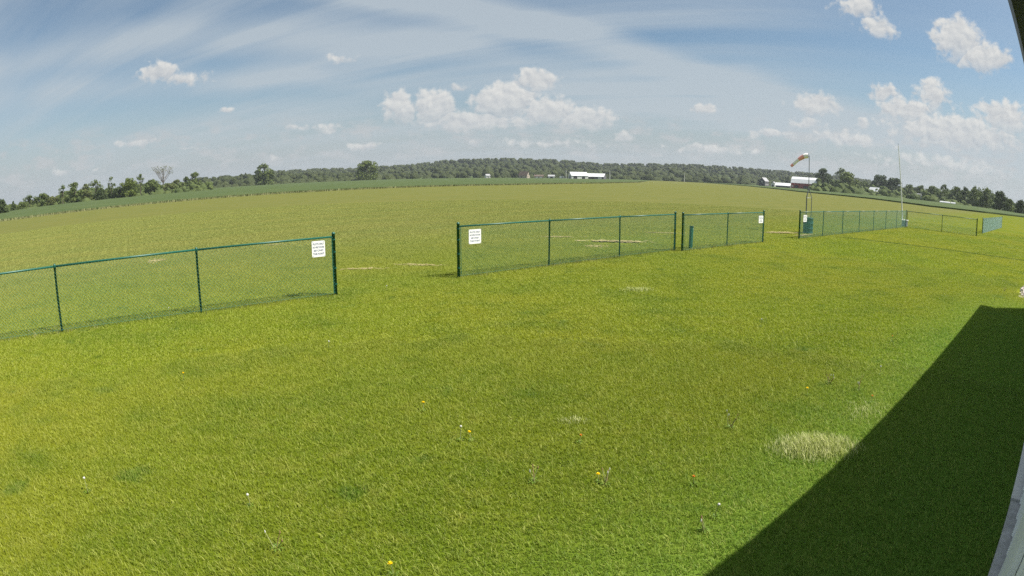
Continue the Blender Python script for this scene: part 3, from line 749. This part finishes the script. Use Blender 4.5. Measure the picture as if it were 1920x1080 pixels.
for x, y, l, n in ((1.42, 3.56, 'spent weed stalk low down beside the shadow', 3), (2.27, 5.39, 'spent weed stalks left of the pale grass clump', 5), (4.13, 6.51, 'tallest spent weed stalks at the right of the lawn', 7), (4.43, 6.2, 'brown spent weed stalks near the shadow edge', 4),
                   (.18, 4.42, 'spent weed stalk left of the large yellow dandelion', 3), (-1.66, 3.26, 'spent weed at the lower left centre', 3), (14.6, 12.7, 'weed growing on the gravel bed', 5), (.78, 4.36, 'bent pale stalks under the large yellow dandelion', 4)):
    stalks(x, y, l, n)
def tuft(name, label, cx, cy, lx, ly, n, hmin, hmax, rz=0.0, wd=.006, mat='straw_grass', lean=.6):
    V = []; T = []
    for k in range(n):
        u, v_ = random.gauss(0, .45), random.gauss(0, .45)
        if u*u+v_*v_ > 1: continue
        x = u*lx*math.cos(rz)-v_*ly*math.sin(rz); y = u*lx*math.sin(rz)+v_*ly*math.cos(rz)
        hh = random.uniform(hmin, hmax)*(1-.5*(u*u+v_*v_)); a = random.random()*6.28; s_ = Vector((math.cos(a), math.sin(a), 0))*wd*.5
        l = Vector((random.gauss(-.35, .5), random.gauss(.1, .5), 0))*hh*lean+Vector((0, 0, hh)); b = Vector((x, y, 0)); m_ = b+Vector((l.x*.35, l.y*.35, l.z*.6))
        V.append([b-s_, b+s_, m_+s_, m_-s_]); V.append([m_-s_, m_+s_, b+l+s_*.2, b+l-s_*.2]); t = random.random(); T += [t, t]
    o = link(name, quads_mesh(name, np.array([[list(q) for q in f] for f in V]), np.array(T), mat), None, (cx, cy, 0))
    return o
tag(tuft('grass_clump', '', 2.98, 4.72, .56, .34, 2200, .06, .14, -.1), 'big pale straw coloured grass clump at the edge of the shadow', 'grass clump', kind='stuff')
tag(tuft('grass_clump', '', 2.8, 12.9, .5, .3, 260, .05, .08, .2, .010), 'faint pale grass clump below the middle fence', 'grass clump', kind='stuff')
tag(tuft('grass_clump', '', .64, 5.7, .22, .10, 120, .04, .07), 'small pale grass clump in the middle of the lawn', 'grass clump', kind='stuff')
tag(tuft('grass_clump', '', 4.1, 5.5, .55, .35, 320, .04, .07, .5), 'thin pale grass clump behind the big one', 'grass clump', kind='stuff')
# weeds left uncut along the fence feet
def fence_weeds(x, y, ang, s0, s1, n, label):
    V = []; T = []
    dv = Vector((math.cos(ang), math.sin(ang), 0)); nv = Vector((math.sin(ang), -math.cos(ang), 0))
    cl = [random.uniform(s0, s1) for _ in range(int((s1-s0)*1.6)+1)]
    for k in range(n):
        s_ = random.uniform(s0, s1) if random.random() < .5 else random.choice(cl)+random.gauss(0, .12)
        b = dv*s_+nv*random.gauss(.05, .09); hh = random.choice([random.uniform(.03, .07), random.uniform(.03, .08), random.uniform(.06, .15)])
        a = random.random()*6.28; wv = Vector((math.cos(a), math.sin(a), 0))*random.uniform(.004, .010)
        l = Vector((random.gauss(0, .3)*hh, random.gauss(0, .3)*hh, hh)); t = random.random()*.7
        V.append([b-wv, b+wv, b+l+wv*.3, b+l-wv*.3]); T.append(t)
        if random.random() < .06:
            c = b+l; q = .014
            V.append([c+Vector((-q, 0, 0)), c+Vector((0, 0, -q)), c+Vector((q, 0, 0)), c+Vector((0, 0, q))]); T.append(1.0)
            V.append([c+Vector((0, -q, 0)), c+Vector((0, 0, -q)), c+Vector((0, q, 0)), c+Vector((0, 0, q))]); T.append(1.0)
    o = link('fence_weeds', quads_mesh('fence_weeds', np.array([[list(q) for q in f] for f in V]), np.array(T), 'weed'), None, (x, y, 0))
    tag(o, label, 'weeds', kind='stuff')
fence_weeds(-8.604, 8.56, .66538, -6, 6.1, 500, 'weeds along the foot of the left fence')
fence_weeds(-1.317, 14.505, .68957, 0, 9.1, 800, 'weeds along the foot of the middle fence')
fence_weeds(5.931, 20.071, .65934, 0, 6.1, 450, 'weeds along the foot of the two bay fence')
fence_weeds(13.606, 25.774, .64917, 0, 21, 800, 'weeds along the foot of the seven bay fence')
fence_weeds(cx_, cy_, -.7788, 0, 6.1, 400, 'weeds along the foot of the fence by the pole')

# ------------------------------------------------------------------ trees
def leaf_cloud(centres, radii, per, size, squash=.8, rs=None):
    """loose leaf-clump faces on and inside many small clumps"""
    Q = []; T = []
    for c, r_ in zip(centres, radii):
        n = per
        d = rng.normal(size=(n, 3)); d /= np.linalg.norm(d, axis=1)[:, None]
        rad = r_*rng.uniform(.35, 1.08, n)**.6
        p = np.array(c)+d*rad[:, None]*np.array([1, 1, squash])
        a = rng.normal(size=(n, 3)); a -= d*(a*d).sum(1)[:, None]*.4; a /= np.linalg.norm(a, axis=1)[:, None]
        b = np.cross(a, d+rng.normal(size=(n, 3))*.4); b /= np.linalg.norm(b, axis=1)[:, None]+1e-9
        s_ = (size*rng.uniform(.55, 1.3, n))[:, None]
        Q.append(np.stack([p-a*s_, p-b*s_*.7, p+a*s_*.9, p+b*s_*.7], 1)); T.append(np.clip(rng.normal(rng.uniform(.3, .7), .07, n), 0, 1))
    return np.concatenate(Q), np.concatenate(T)
def tree(az, d, ztop, width, kind, label, name='tree', zb=0.0, group='trees along the field edges'):
    p = polar(az, d, zb); h_ = ztop-zb; root = empty(name, p, random.random()*6); tag(root, label, 'tree', group)
    mat = {'green': 'leaf_green', 'dark': 'leaf_dark', 'pale': 'leaf_pale', 'bright': 'leaf_bright', 'airy': 'leaf_green', 'tall': 'leaf_green', 'bare': 'leaf_pale', 'conifer': 'leaf_dark'}[kind]
    tr = max(.12, h_*.02); mb = MB()
    lo = .08 if kind not in ('airy', 'tall', 'bare') else .14
    mb.tube([(0, 0, -.3), (random.uniform(-.1, .1), .1, h_*.25), (random.uniform(-.3, .3), random.uniform(-.3, .3), h_*.55), (random.uniform(-.4, .4), 0, h_*.9)], [tr*1.3, tr, tr*.7, tr*.15], 7)
    limbs = []
    nl = 6 if kind != 'bare' else 16
    for k in range(nl):
        a = 6.28*k/nl+random.uniform(-.4, .4); z0 = h_*random.uniform(lo, .6); o_ = width*random.uniform(.25, .46); z1 = min(h_*.97, z0+h_*random.uniform(.2, .45))
        if kind == 'bare': z0 = h_*random.uniform(.28, .55); z1 = h_*random.uniform(.72, .98); o_ = width*random.uniform(.12, .5)
        e = Vector((math.cos(a)*o_, math.sin(a)*o_, z1)); limbs.append(e)
        mb.tube([(0, 0, z0), (e.x*.45, e.y*.45, z0+(z1-z0)*.4), e], [tr*.5, tr*.32, tr*.08], 5)
        if kind == 'bare':
            for q in range(5):
                s0 = Vector((e.x*.5, e.y*.5, z0+(z1-z0)*.5)); e2 = e+Vector((random.gauss(0, width*.09), random.gauss(0, width*.09), random.gauss(0, h_*.06)))
                mb.tube([s0.lerp(e, random.uniform(.1, .8)), e2], [tr*.2, tr*.06], 4)
    mb.build('trunk', 'twig' if kind == 'bare' else 'bark', root)
    C = []; RR = []
    if kind == 'conifer':
        for k in range(9):
            t = k/8; C.append((0, 0, h_*(.12+.85*t))); RR.append(max(.5, width*.5*(1-t)))
        Q, T = leaf_cloud(C, RR, 60, width*.07)
    elif kind == 'bare':
        for e in limbs: C.append(tuple(e)); RR.append(width*.12)
        Q, T = leaf_cloud(C, RR, 14, width*.022)
    else:
        n = {'airy': 20, 'tall': 22}.get(kind, 34)
        for k in range(n):
            t = random.random()**.8; zz = lo+.05+(.90-lo)*t
            prof = math.sin(math.pi*min(1, .18+.74*t))**.7
            if kind == 'tall': prof *= .8
            a = random.random()*6.28; rr = width*.5*prof*random.uniform(.2, .82)
            C.append((math.cos(a)*rr, math.sin(a)*rr, h_*zz)); RR.append(width*random.uniform(.08, .17)*(1.0 if kind not in ('airy', 'tall') else .85))
        C.append((0, 0, h_*.93)); RR.append(h_*.07+width*.05)
        if kind in ('green', 'dark', 'bright', 'pale'):
            for k in range(8):
                a = 6.28*k/8; C.append((math.cos(a)*width*.28, math.sin(a)*width*.28, h_*random.uniform(.08, .25))); RR.append(width*.16)
        Q, T = leaf_cloud(C, RR, 60 if kind not in ('airy', 'tall') else 40, max(.20, width*.036))
        C = np.array(C)
    Q[:, :, 2] = np.maximum(Q[:, :, 2], .05)
    link('crown', quads_mesh('crown', Q, T, mat), root)
    return root
def zt(d, el): return CAM_H+d*math.tan(R(el))
TREES = [  # azimuth, distance, top elevation, angular width, kind, label
 (-50.1, 262, .67, 1.5, 'dark', 'dark tree cut by the left edge of the picture'),
 (-48.9, 330, .36, .9, 'conifer', 'small dark pointed conifer near the left edge'),
 (-48.1, 345, .22, 1.1, 'green', 'low green bush tree right of the small conifer'),
 (-47.2, 380, .73, 1.4, 'airy', 'greyish thin tree at the far left'),
 (-45.85, 370, .68, 1.5, 'green', 'round green tree at the far left beside the greyish one'),
 (-44.8, 365, .35, 1.2, 'pale', 'low pale bush tree left of the tall dark row'),
 (-43.81, 360, 1.38, 1.2, 'tall', 'tall narrow dark tree beginning the left row'),
 (-42.57, 365, 1.41, 1.5, 'green', 'second tall green tree of the left row'),
 (-41.5, 370, 1.21, 1.4, 'pale', 'paler brownish tree in the left row'),
 (-40.5, 375, 1.51, 1.5, 'airy', 'open airy tree leaning above the left row'),
 (-39.9, 360, .55, 1.3, 'dark', 'low dark bush under the airy tree'),
 (-38.9, 370, 1.66, 1.1, 'tall', 'tall slim tree with sky around it in the left row'),
 (-38.2, 365, .6, 1.4, 'dark', 'low dark bush right of the slim tree'),
 (-37.2, 360, 1.32, 1.6, 'bright', 'broad bright green tree in the left row'),
 (-36.0, 375, 1.68, 1.1, 'tall', 'tall narrow pointed tree left of the bare tree'),
 (-34.8, 400, .99, 1.5, 'green', 'rounded green tree left of the bare tree foot'),
 (-33.7, 420, 2.23, 1.9, 'bare', 'tall bare vase shaped tree rising over the left row'),
 (-33.1, 415, .55, 1.2, 'pale', 'yellowish bush at the foot of the bare tree'),
 (-32.4, 450, .81, 1.2, 'pale', 'small yellowish tree right of the bare tree'),
 (-31.4, 450, 1.08, .9, 'green', 'small upright green tree left of a taller one'),
 (-30.55, 450, 1.41, 1.2, 'green', 'tall upright green tree ending the left row'),
 (-23.8, 640, 1.71, 1.9, 'green', 'big lone tree before the hazy hedge left of centre'),
 (-13.9, 690, 1.62, 2.0, 'bright', 'big round green tree standing before the wooded hill'),
 (30.0, 600, 1.76, 1.8, 'dark', 'dark tree beside the red barn'),
 (31.7, 640, 1.98, 1.5, 'airy', 'tallest open tree right of the barn'),
 (32.35, 560, 1.50, 2.0, 'bright', 'bright green round tree right of the barn'),
 (34.0, 640, .9, 1.5, 'airy', 'greyish thin tree between barn trees and the big dark tree'),
 (35.6, 600, 1.55, 1.9, 'dark', 'big dark domed tree left of the white pole'),
 (36.95, 590, 1.40, 1.9, 'dark', 'right half of the big dark tree pair behind the white pole'),
 (38.5, 560, 1.00, 1.2, 'airy', 'thin tree just right of the white pole'),
 (39.7, 580, .97, 1.3, 'green', 'green tree behind the arched roof'),
 (40.8, 520, 1.02, 1.2, 'green', 'green tree right of the arched roof'),
 (42.0, 500, 1.32, 1.2, 'airy', 'taller thin topped tree in the right row'),
 (43.3, 480, 1.21, 1.5, 'green', 'rounded tree in the middle of the right row'),
 (44.2, 420, 1.24, 1.3, 'dark', 'dark tree in the right row before the tallest'),
 (45.15, 400, 1.48, 1.6, 'airy', 'tallest tree of the right row'),
 (46.4, 380, 1.38, 1.6, 'green', 'green tree after the tallest in the right row'),
 (47.8, 340, 1.24, 1.7, 'dark', 'large dark tree ending the right row'),
 (48.75, 330, .69, 1.1, 'green', 'low green tree past the right row'),
 (49.9, 310, .68, 1.3, 'dark', 'dark tree at the right edge of the picture')]
for az, d, el, wdt, kind, lab in TREES:
    tree(az, d, zt(d, el), d*math.tan(R(wdt))*(1.12 if kind in ('tall', 'bare', 'conifer') else 1.28), kind, lab)

# woods that read as one mass: hedges, the wooded hill
def ico(sub):
    bm = bmesh.new(); bmesh.ops.create_icosphere(bm, subdivisions=sub, radius=1); bm.verts.ensure_lookup_table()
    V = np.array([v.co[:] for v in bm.verts]); F = np.array([[v.index for v in f.verts] for f in bm.faces]); bm.free(); return V, F
ICO = ico(2)
def mass(name, label, prof, d0, d1, rows, crown, per, size, base_el=-.2, mat='wood_canopy', jit=.12):
    """rows of lumpy crowns, each a solid rough core with leaf clumps standing off it"""
    C = []; RR = []
    azs = [p[0] for p in prof]; els = [p[1] for p in prof]
    for r_ in range(rows):
        d = d0+(d1-d0)*r_/max(1, rows-1); f = .30+.70*r_/max(1, rows-1)
        cr_ = crown*(1.55-.75*r_/max(1, rows-1)); step = math.degrees(cr_*.85/d); az = azs[0]
        while az < azs[-1]:
            top = np.interp(az, azs, els); e = base_el+(top-base_el)*f+random.gauss(0, jit)*(.45 if r_ == rows-1 else 1)
            e += .10*math.sin(az*3.1+r_*2.0)+.06*math.sin(az*7.7+r_); e = min(e, top+.05)
            rr = cr_*random.choice([random.uniform(.5, .9), random.uniform(.8, 1.2), random.uniform(1.1, 1.7)]); dd_ = d+random.uniform(-20, 20)
            z = CAM_H+dd_*math.tan(R(e))-rr*1.05; k = 0
            while True:
                p = polar(az+random.gauss(0, step*.2), dd_+random.uniform(-4, 4), z-k*rr*1.1); C.append(tuple(p)); RR.append(rr*random.uniform(.85, 1.1)); k += 1
                if z-k*rr*1.1 < -rr*.5 or k > (3 if r_ == 0 else 2): break
            az += step*random.uniform(.75, 1.25)
    Q, T = leaf_cloud(C, [r*1.1 for r in RR], per, size, 1.0)
    V0, F0 = ICO; QT = [Q]; TT = [T]
    for c, r_ in zip(C, RR):
        V = V0*(r_*rng.uniform(.84, 1.06, (len(V0), 1)))*np.array([1, 1, 1.05])+np.array(c)
        tri = V[F0]; QT.append(np.concatenate([tri, tri[:, 2:3]+1e-4], 1)); TT.append(np.clip(rng.normal(rng.uniform(.25, .75), .05, len(F0)), 0, 1))
    Q = np.concatenate(QT); T = np.concatenate(TT)
    Q[:, :, 2] = np.maximum(Q[:, :, 2], .02)
    o = link(name, quads_mesh(name, Q, T, mat)); tag(o, label, 'woods', kind='stuff')
HILL = [(-24, 1.0), (-22.5, 1.09), (-18.4, 1.12), (-15.3, 1.03), (-12.8, 1.14), (-10.2, 1.2), (-8.2, 1.36), (-6.6, 1.57), (-4.6, 1.66), (-.5, 1.75), (3, 1.67), (5, 1.59), (7.1, 1.42), (8.6, 1.30), (12.2, 1.42), (14.8, 1.47), (17.3, 1.51), (19.4, 1.5), (22.5, 1.45), (24.6, 1.36), (27.7, 1.35), (31, 1.3), (36, 1.0)]
mass('wooded_hillside', 'broad wooded hill along the horizon behind the fields', HILL, 760, 1500, 9, 4.6, 22, .8)
mass('hedgerow', 'low wooded hedgerow between the left tree row and the lone tree', [(-31, .85), (-29.8, .87), (-26.7, .92), (-24.6, .95), (-22, .9), (-18, .7), (-14, .55)], 700, 900, 4, 4.2, 26, 1.2)
mass('hedgerow', 'low scrub under the left tree row', [(-54, .2), (-49, .2), (-45, .35), (-43.6, .75), (-41, .85), (-39.6, .6), (-38.4, .6), (-36.5, .95), (-35, .75), (-33, .55), (-31, .6), (-29, .4)], 372, 440, 3, 1.8, 34, .42, -.4, 'leaf_scrub')
mass('hedgerow', 'wood and scrub behind the buildings on the right', [(29, .9), (33, .75), (36, .7), (38.3, .74), (41, .86), (44, 1.0), (46, 1.05), (47.8, .95), (48.6, .55), (50, .5), (54, .5)], 410, 640, 4, 3.0, 30, .7, -.25, 'leaf_scrub')
# rise of ground under the wood
mb = MB(); cols = 40
for az in np.linspace(-40, 40, cols):
    top = np.interp(az, [p[0] for p in HILL], [p[1] for p in HILL]); k = max(0.0, 1-abs(az)/38)
    for d, f in ((760, 0), (900, .12), (1150, .4), (1500, .62), (1900, .62)):
        mb.V.append(tuple(polar(az, d, -.5+f*(CAM_H+1500*math.tan(R(top)))*min(1, k*3))))
for i in range(cols-1):
    for j in range(4): mb.F.append((i*5+j, (i+1)*5+j, (i+1)*5+j+1, i*5+j+1))
tag(mb.build('hill', 'crop', None, True), 'low hill carrying the woods on the horizon', None, kind='structure')

# ------------------------------------------------------------------ farm buildings
def gable_building(name, label, az, d, w_, dep, wall, ridge, rz, wallmat, roofmat, cat='building', gambrel=False, over=.35, openings=(), lean=None, group=None):
    root = empty(name, polar(az, d, 0), R(-az)+rz); tag(root, label, cat, group)
    mb = MB(); y0, y1 = -dep/2, dep/2
    prof = [(y0, 0), (y0, wall), (0, ridge), (y1, wall), (y1, 0)] if not gambrel else [(y0, 0), (y0, wall), (y0*.62, wall+(ridge-wall)*.62), (0, ridge), (y1*.62, wall+(ridge-wall)*.62), (y1, wall), (y1, 0)]
    n = len(prof); x0, x1 = -w_/2, w_/2
    V = [(x0, a, b) for a, b in prof]+[(x1, a, b) for a, b in prof]
    mb.raw(V, [tuple(range(n)), tuple(range(2*n-1, n-1, -1)), (0, n, n+1, 1), (n-1, n-2, 2*n-2, 2*n-1)])
    mb.build('wall', wallmat, root)
    top = prof[1:-1]; mb = MB(); th = .18
    for (a0, b0), (a1, b1) in zip(top[:-1], top[1:]):
        e0 = (a0, b0); e1 = (a1, b1)
        if (a0, b0) == top[0]: q = (a0-a1, b0-b1); L = math.hypot(*q); e0 = (a0+q[0]/L*over, b0+q[1]/L*over)
        if (a1, b1) == top[-1]: q = (a1-a0, b1-b0); L = math.hypot(*q); e1 = (a1+q[0]/L*over, b1+q[1]/L*over)
        mb.raw([(x0-over, e0[0], e0[1]+.03), (x1+over, e0[0], e0[1]+.03), (x1+over, e1[0], e1[1]+.03), (x0-over, e1[0], e1[1]+.03), (x0-over, e0[0], e0[1]+th), (x1+over, e0[0], e0[1]+th), (x1+over, e1[0], e1[1]+th), (x0-over, e1[0], e1[1]+th)],
               [(0, 3, 2, 1), (4, 5, 6, 7), (0, 1, 5, 4), (1, 2, 6, 5), (2, 3, 7, 6), (3, 0, 4, 7)])
    mb.build('roof', roofmat, root)
    for (nm, face, u, v0, ww, hh, mat) in openings:
        mb = MB()
        if face == 'front': mb.box((u-ww/2, y0-.08, v0), (u+ww/2, y0-.01, v0+hh))
        elif face == 'left': mb.box((x0-.08, u-ww/2, v0), (x0-.01, u+ww/2, v0+hh))
        else: mb.box((x1+.01, u-ww/2, v0), (x1+.08, u+ww/2, v0+hh))
        mb.build(nm, mat, root)
    return root
DO = 'dark_opening'
gable_building('farm_shed', 'larger white roofed farm shed under the wooded hill', 6.3, 640, 18, 14, 3.6, 7.4, R(16), 'siding_white', 'roof_white', openings=(('door', 'front', -5, 0, 4, 3, DO), ('door', 'front', 4, 0, 3.4, 2.8, DO)) + (('door', 'left', 0, 0, 5, 3.6, DO),))
gable_building('farm_shed', 'lower white roofed open shed right of the larger one', 8.0, 645, 20, 12, 2.9, 6.2, R(-14), 'siding_dark', 'roof_white', openings=(('door', 'front', -3, 0, 5, 2.6, DO), ('door', 'front', 6, 0, 4, 2.6, 'siding_white')))
gable_building('house', 'steep roofed pale gable house at the foot of the hill', 1.15, 650, 11, 5.6, 3.2, 7.6, R(-35), 'siding_tan', 'siding_brown', 'house', openings=(('window', 'right', -1, 1.2, .9, 1.3, DO), ('window', 'right', 1, 3.6, .9, 1.2, DO), ('window', 'front', -2, 1.2, 1.2, 1.3, DO)))
gable_building('garage', 'low tan garage right of the steep roofed house', 2.55, 660, 10, 6, 2.4, 4.0, 0, 'siding_tan', 'siding_brown', 'garage', openings=(('door', 'front', -2.3, 0, 2.6, 2.1, 'siding_white'), ('door', 'front', 2.0, 0, 2.6, 2.1, 'siding_white')))
gable_building('garage', 'small grey white garage left of the farm sheds', 3.75, 660, 7, 6, 2.5, 4.1, 0, 'siding_white', 'roof_grey', 'garage', openings=(('door', 'front', 0, 0, 2.8, 2.1, DO),))
gable_building('small_house', 'tiny white house among the trees left of the hill foot', -2.36, 670, 4.5, 6, 3.0, 4.8, R(20), 'siding_white', 'roof_grey', 'house', openings=(('door', 'front', .6, 0, 1.1, 2.0, DO), ('window', 'front', -1.2, 1, .9, 1.1, DO)))
gable_building('red_barn', 'red barn with a long white gambrel roof behind the windsock', 28.2, 560, 24.5, 12, 5.4, 10.8, R(-13), 'barn_red', 'roof_white', 'barn', True, openings=(('door', 'front', -7, 0, 3.4, 3.2, DO), ('door', 'front', 2, 0, 4, 3.0, DO), ('window', 'front', 7, 1.6, 1.2, 1.2, 'siding_white'), ('window', 'front', -10.5, 1.6, 1.2, 1.2, 'siding_white'), ('door', 'right', 0, 0, 3, 3, DO), ('window', 'right', 0, 5.2, 1.4, 1.6, DO)))
gable_building('low_shed', 'low white roofed lean shed left of the red barn', 26.1, 545, 13.5, 9, 2.0, 4.3, R(-8), 'siding_dark', 'roof_white', 'shed', openings=(('door', 'front', -3, 0, 4, 1.8, DO),))
gable_building('farmhouse', 'grey two storey farmhouse left of the low shed', 24.2, 600, 8.5, 7, 5.2, 8.6, R(62), 'siding_dark', 'roof_grey', 'house', openings=(('window', 'front', -2, 1.2, 1, 1.4, 'siding_white'), ('window', 'front', 2, 1.2, 1, 1.4, 'siding_white'), ('window', 'left', 0, 3.8, 1, 1.4, 'siding_white')))
gable_building('small_shed', 'small grey shed between the farmhouse and the low shed', 25.15, 585, 4.5, 4, 3.4, 5.0, R(70), 'siding_white', 'roof_grey', 'shed', openings=(('door', 'left', 0, 0, 1.6, 2.2, DO),))
gable_building('roadside_house', 'grey house with a bright roof left of the big dark tree', 35.1, 545, 10, 8, 3.2, 6.6, R(-32), 'siding_tan', 'roof_white', 'house', openings=(('window', 'front', -2.4, 1, 1.2, 1.3, DO), ('window', 'front', 1.8, 1, 1.2, 1.3, DO), ('door', 'front', 0, 0, 1, 2.1, DO)))
# quonset barn
root = empty('arched_barn', polar(39.75, 500, 0), R(-39.75)+R(-50)); tag(root, 'arched roof barn right of the white pole', 'barn')
mb = MB(); n = 12; rr = 4.6
arc = [(math.cos(math.pi*k/n)*rr, math.sin(math.pi*k/n)*rr*1.05) for k in range(n+1)]
for (a0, b0), (a1, b1) in zip(arc[:-1], arc[1:]): mb.poly([(-7, a0, b0), (7, a0, b0), (7, a1, b1), (-7, a1, b1)])
mb.build('roof', 'roof_grey', root)
for x in (-6.9, 6.9):
    mb = MB(); mb.poly([(x, a*.98, b*.98) for a, b in arc]); mb.build('end_wall', 'siding_brown', root)
MB().box((-7.05, -1.6, 0), (-6.95, 1.6, 3)).build('door', 'siding_white', root)
# low white plastic tunnels
for k, (az, d, L, lab) in enumerate(((41.2, 395, 6.2, 'left low white plastic tunnel in front of the right tree row'), (42.15, 390, 7.5, 'middle low white plastic tunnel in front of the right tree row'), (43.0, 385, 3.2, 'short right low white plastic tunnel in front of the right tree row'))):
    root = empty('plastic_tunnel', polar(az, d, .25), R(-az)); tag(root, lab, 'tunnel', 'white plastic tunnels')
    mb = MB(); arc = [(math.cos(math.pi*q/8)*1.2, math.sin(math.pi*q/8)*1.05) for q in range(9)]
    for (a0, b0), (a1, b1) in zip(arc[:-1], arc[1:]): mb.poly([(-L/2, a0, b0), (L/2, a0, b0), (L/2, a1, b1), (-L/2, a1, b1)])
    for x in (-L/2, L/2): mb.poly([(x, a, b) for a, b in arc])
    mb.build('cover', 'roof_white', root)
    for x in (-L/2-.05, L/2+.05): MB().box((x-.03, -1.25, -.25), (x+.03, 1.25, .12)).build('end_board', 'siding_tan', root)
# camper and poles
root = empty('camper', polar(4.75, 640, 0), R(-4.75)); tag(root, 'white camper trailer parked left of the farm sheds', 'camper')
mb = MB(); pr = [(-2.4, .6), (2.5, .6), (2.8, 1.2), (2.5, 2.7), (-2.0, 2.9), (-2.6, 1.9)]
V = [(x, -1.1, z) for x, z in pr]+[(x, 1.1, z) for x, z in pr]
mb.raw(V, [(0, 1, 2, 3, 4, 5), (11, 10, 9, 8, 7, 6)]+[(k, k+6, (k+1) % 6+6, (k+1) % 6) for k in range(6)]); mb.build('body', 'roof_white', root)
MB().box((-.2, -1.16, 1.5), (1.2, -1.105, 2.2)).build('window', DO, root)
MB().box((1.5, -1.16, .65), (2.15, -1.105, 2.35)).build('door', 'siding_tan', root)
for x in (-.5, .4): MB().lathe([(.36, -.1), (.36, .1)], 12).build('wheel', 'dark_opening', root).matrix_local = Matrix.Translation((x, -1.0, .36)) @ Matrix.Rotation(R(90), 4, 'X')
for az, d, zz, lab in ((5.15, 630, 9.6, 'grey utility pole left of the larger farm shed'), (9.34, 630, 10.6, 'grey utility pole right of the open shed'), (16.5, 690, 10, 'grey utility pole before the woods right of centre')):
    root = empty('utility_pole', polar(az, d, 0), R(-az)); tag(root, lab, 'pole', 'utility poles')
    MB().tube([(0, 0, 0), (0, 0, zz)], [.26, .18], 8).build('shaft', 'pole_white', root)
    MB().box((-1.1, -.08, zz-.9), (1.1, .08, zz-.68)).build('crossarm', 'bark', root)

# ------------------------------------------------------------------ the air
mb = MB().box((-1700, -300, -2), (1700, 2100, 53)); me = bpy.data.meshes.new('haze'); me.from_pydata([tuple(v) for v in mb.V], [], mb.F)
m = bpy.data.materials.new('haze_air'); m.use_nodes = True; m.node_tree.nodes.clear()
pv = m.node_tree.nodes.new('ShaderNodeVolumePrincipled'); pv.inputs['Color'].default_value = (.80, .87, .95, 1); pv.inputs['Density'].default_value = 0.00012; pv.inputs['Anisotropy'].default_value = 0.2
m.node_tree.links.new(pv.outputs[0], m.node_tree.nodes.new('ShaderNodeOutputMaterial').inputs['Volume'])
me.materials.append(m); tag(link('haze', me), 'thin pale summer haze in the air', None, kind='stuff')
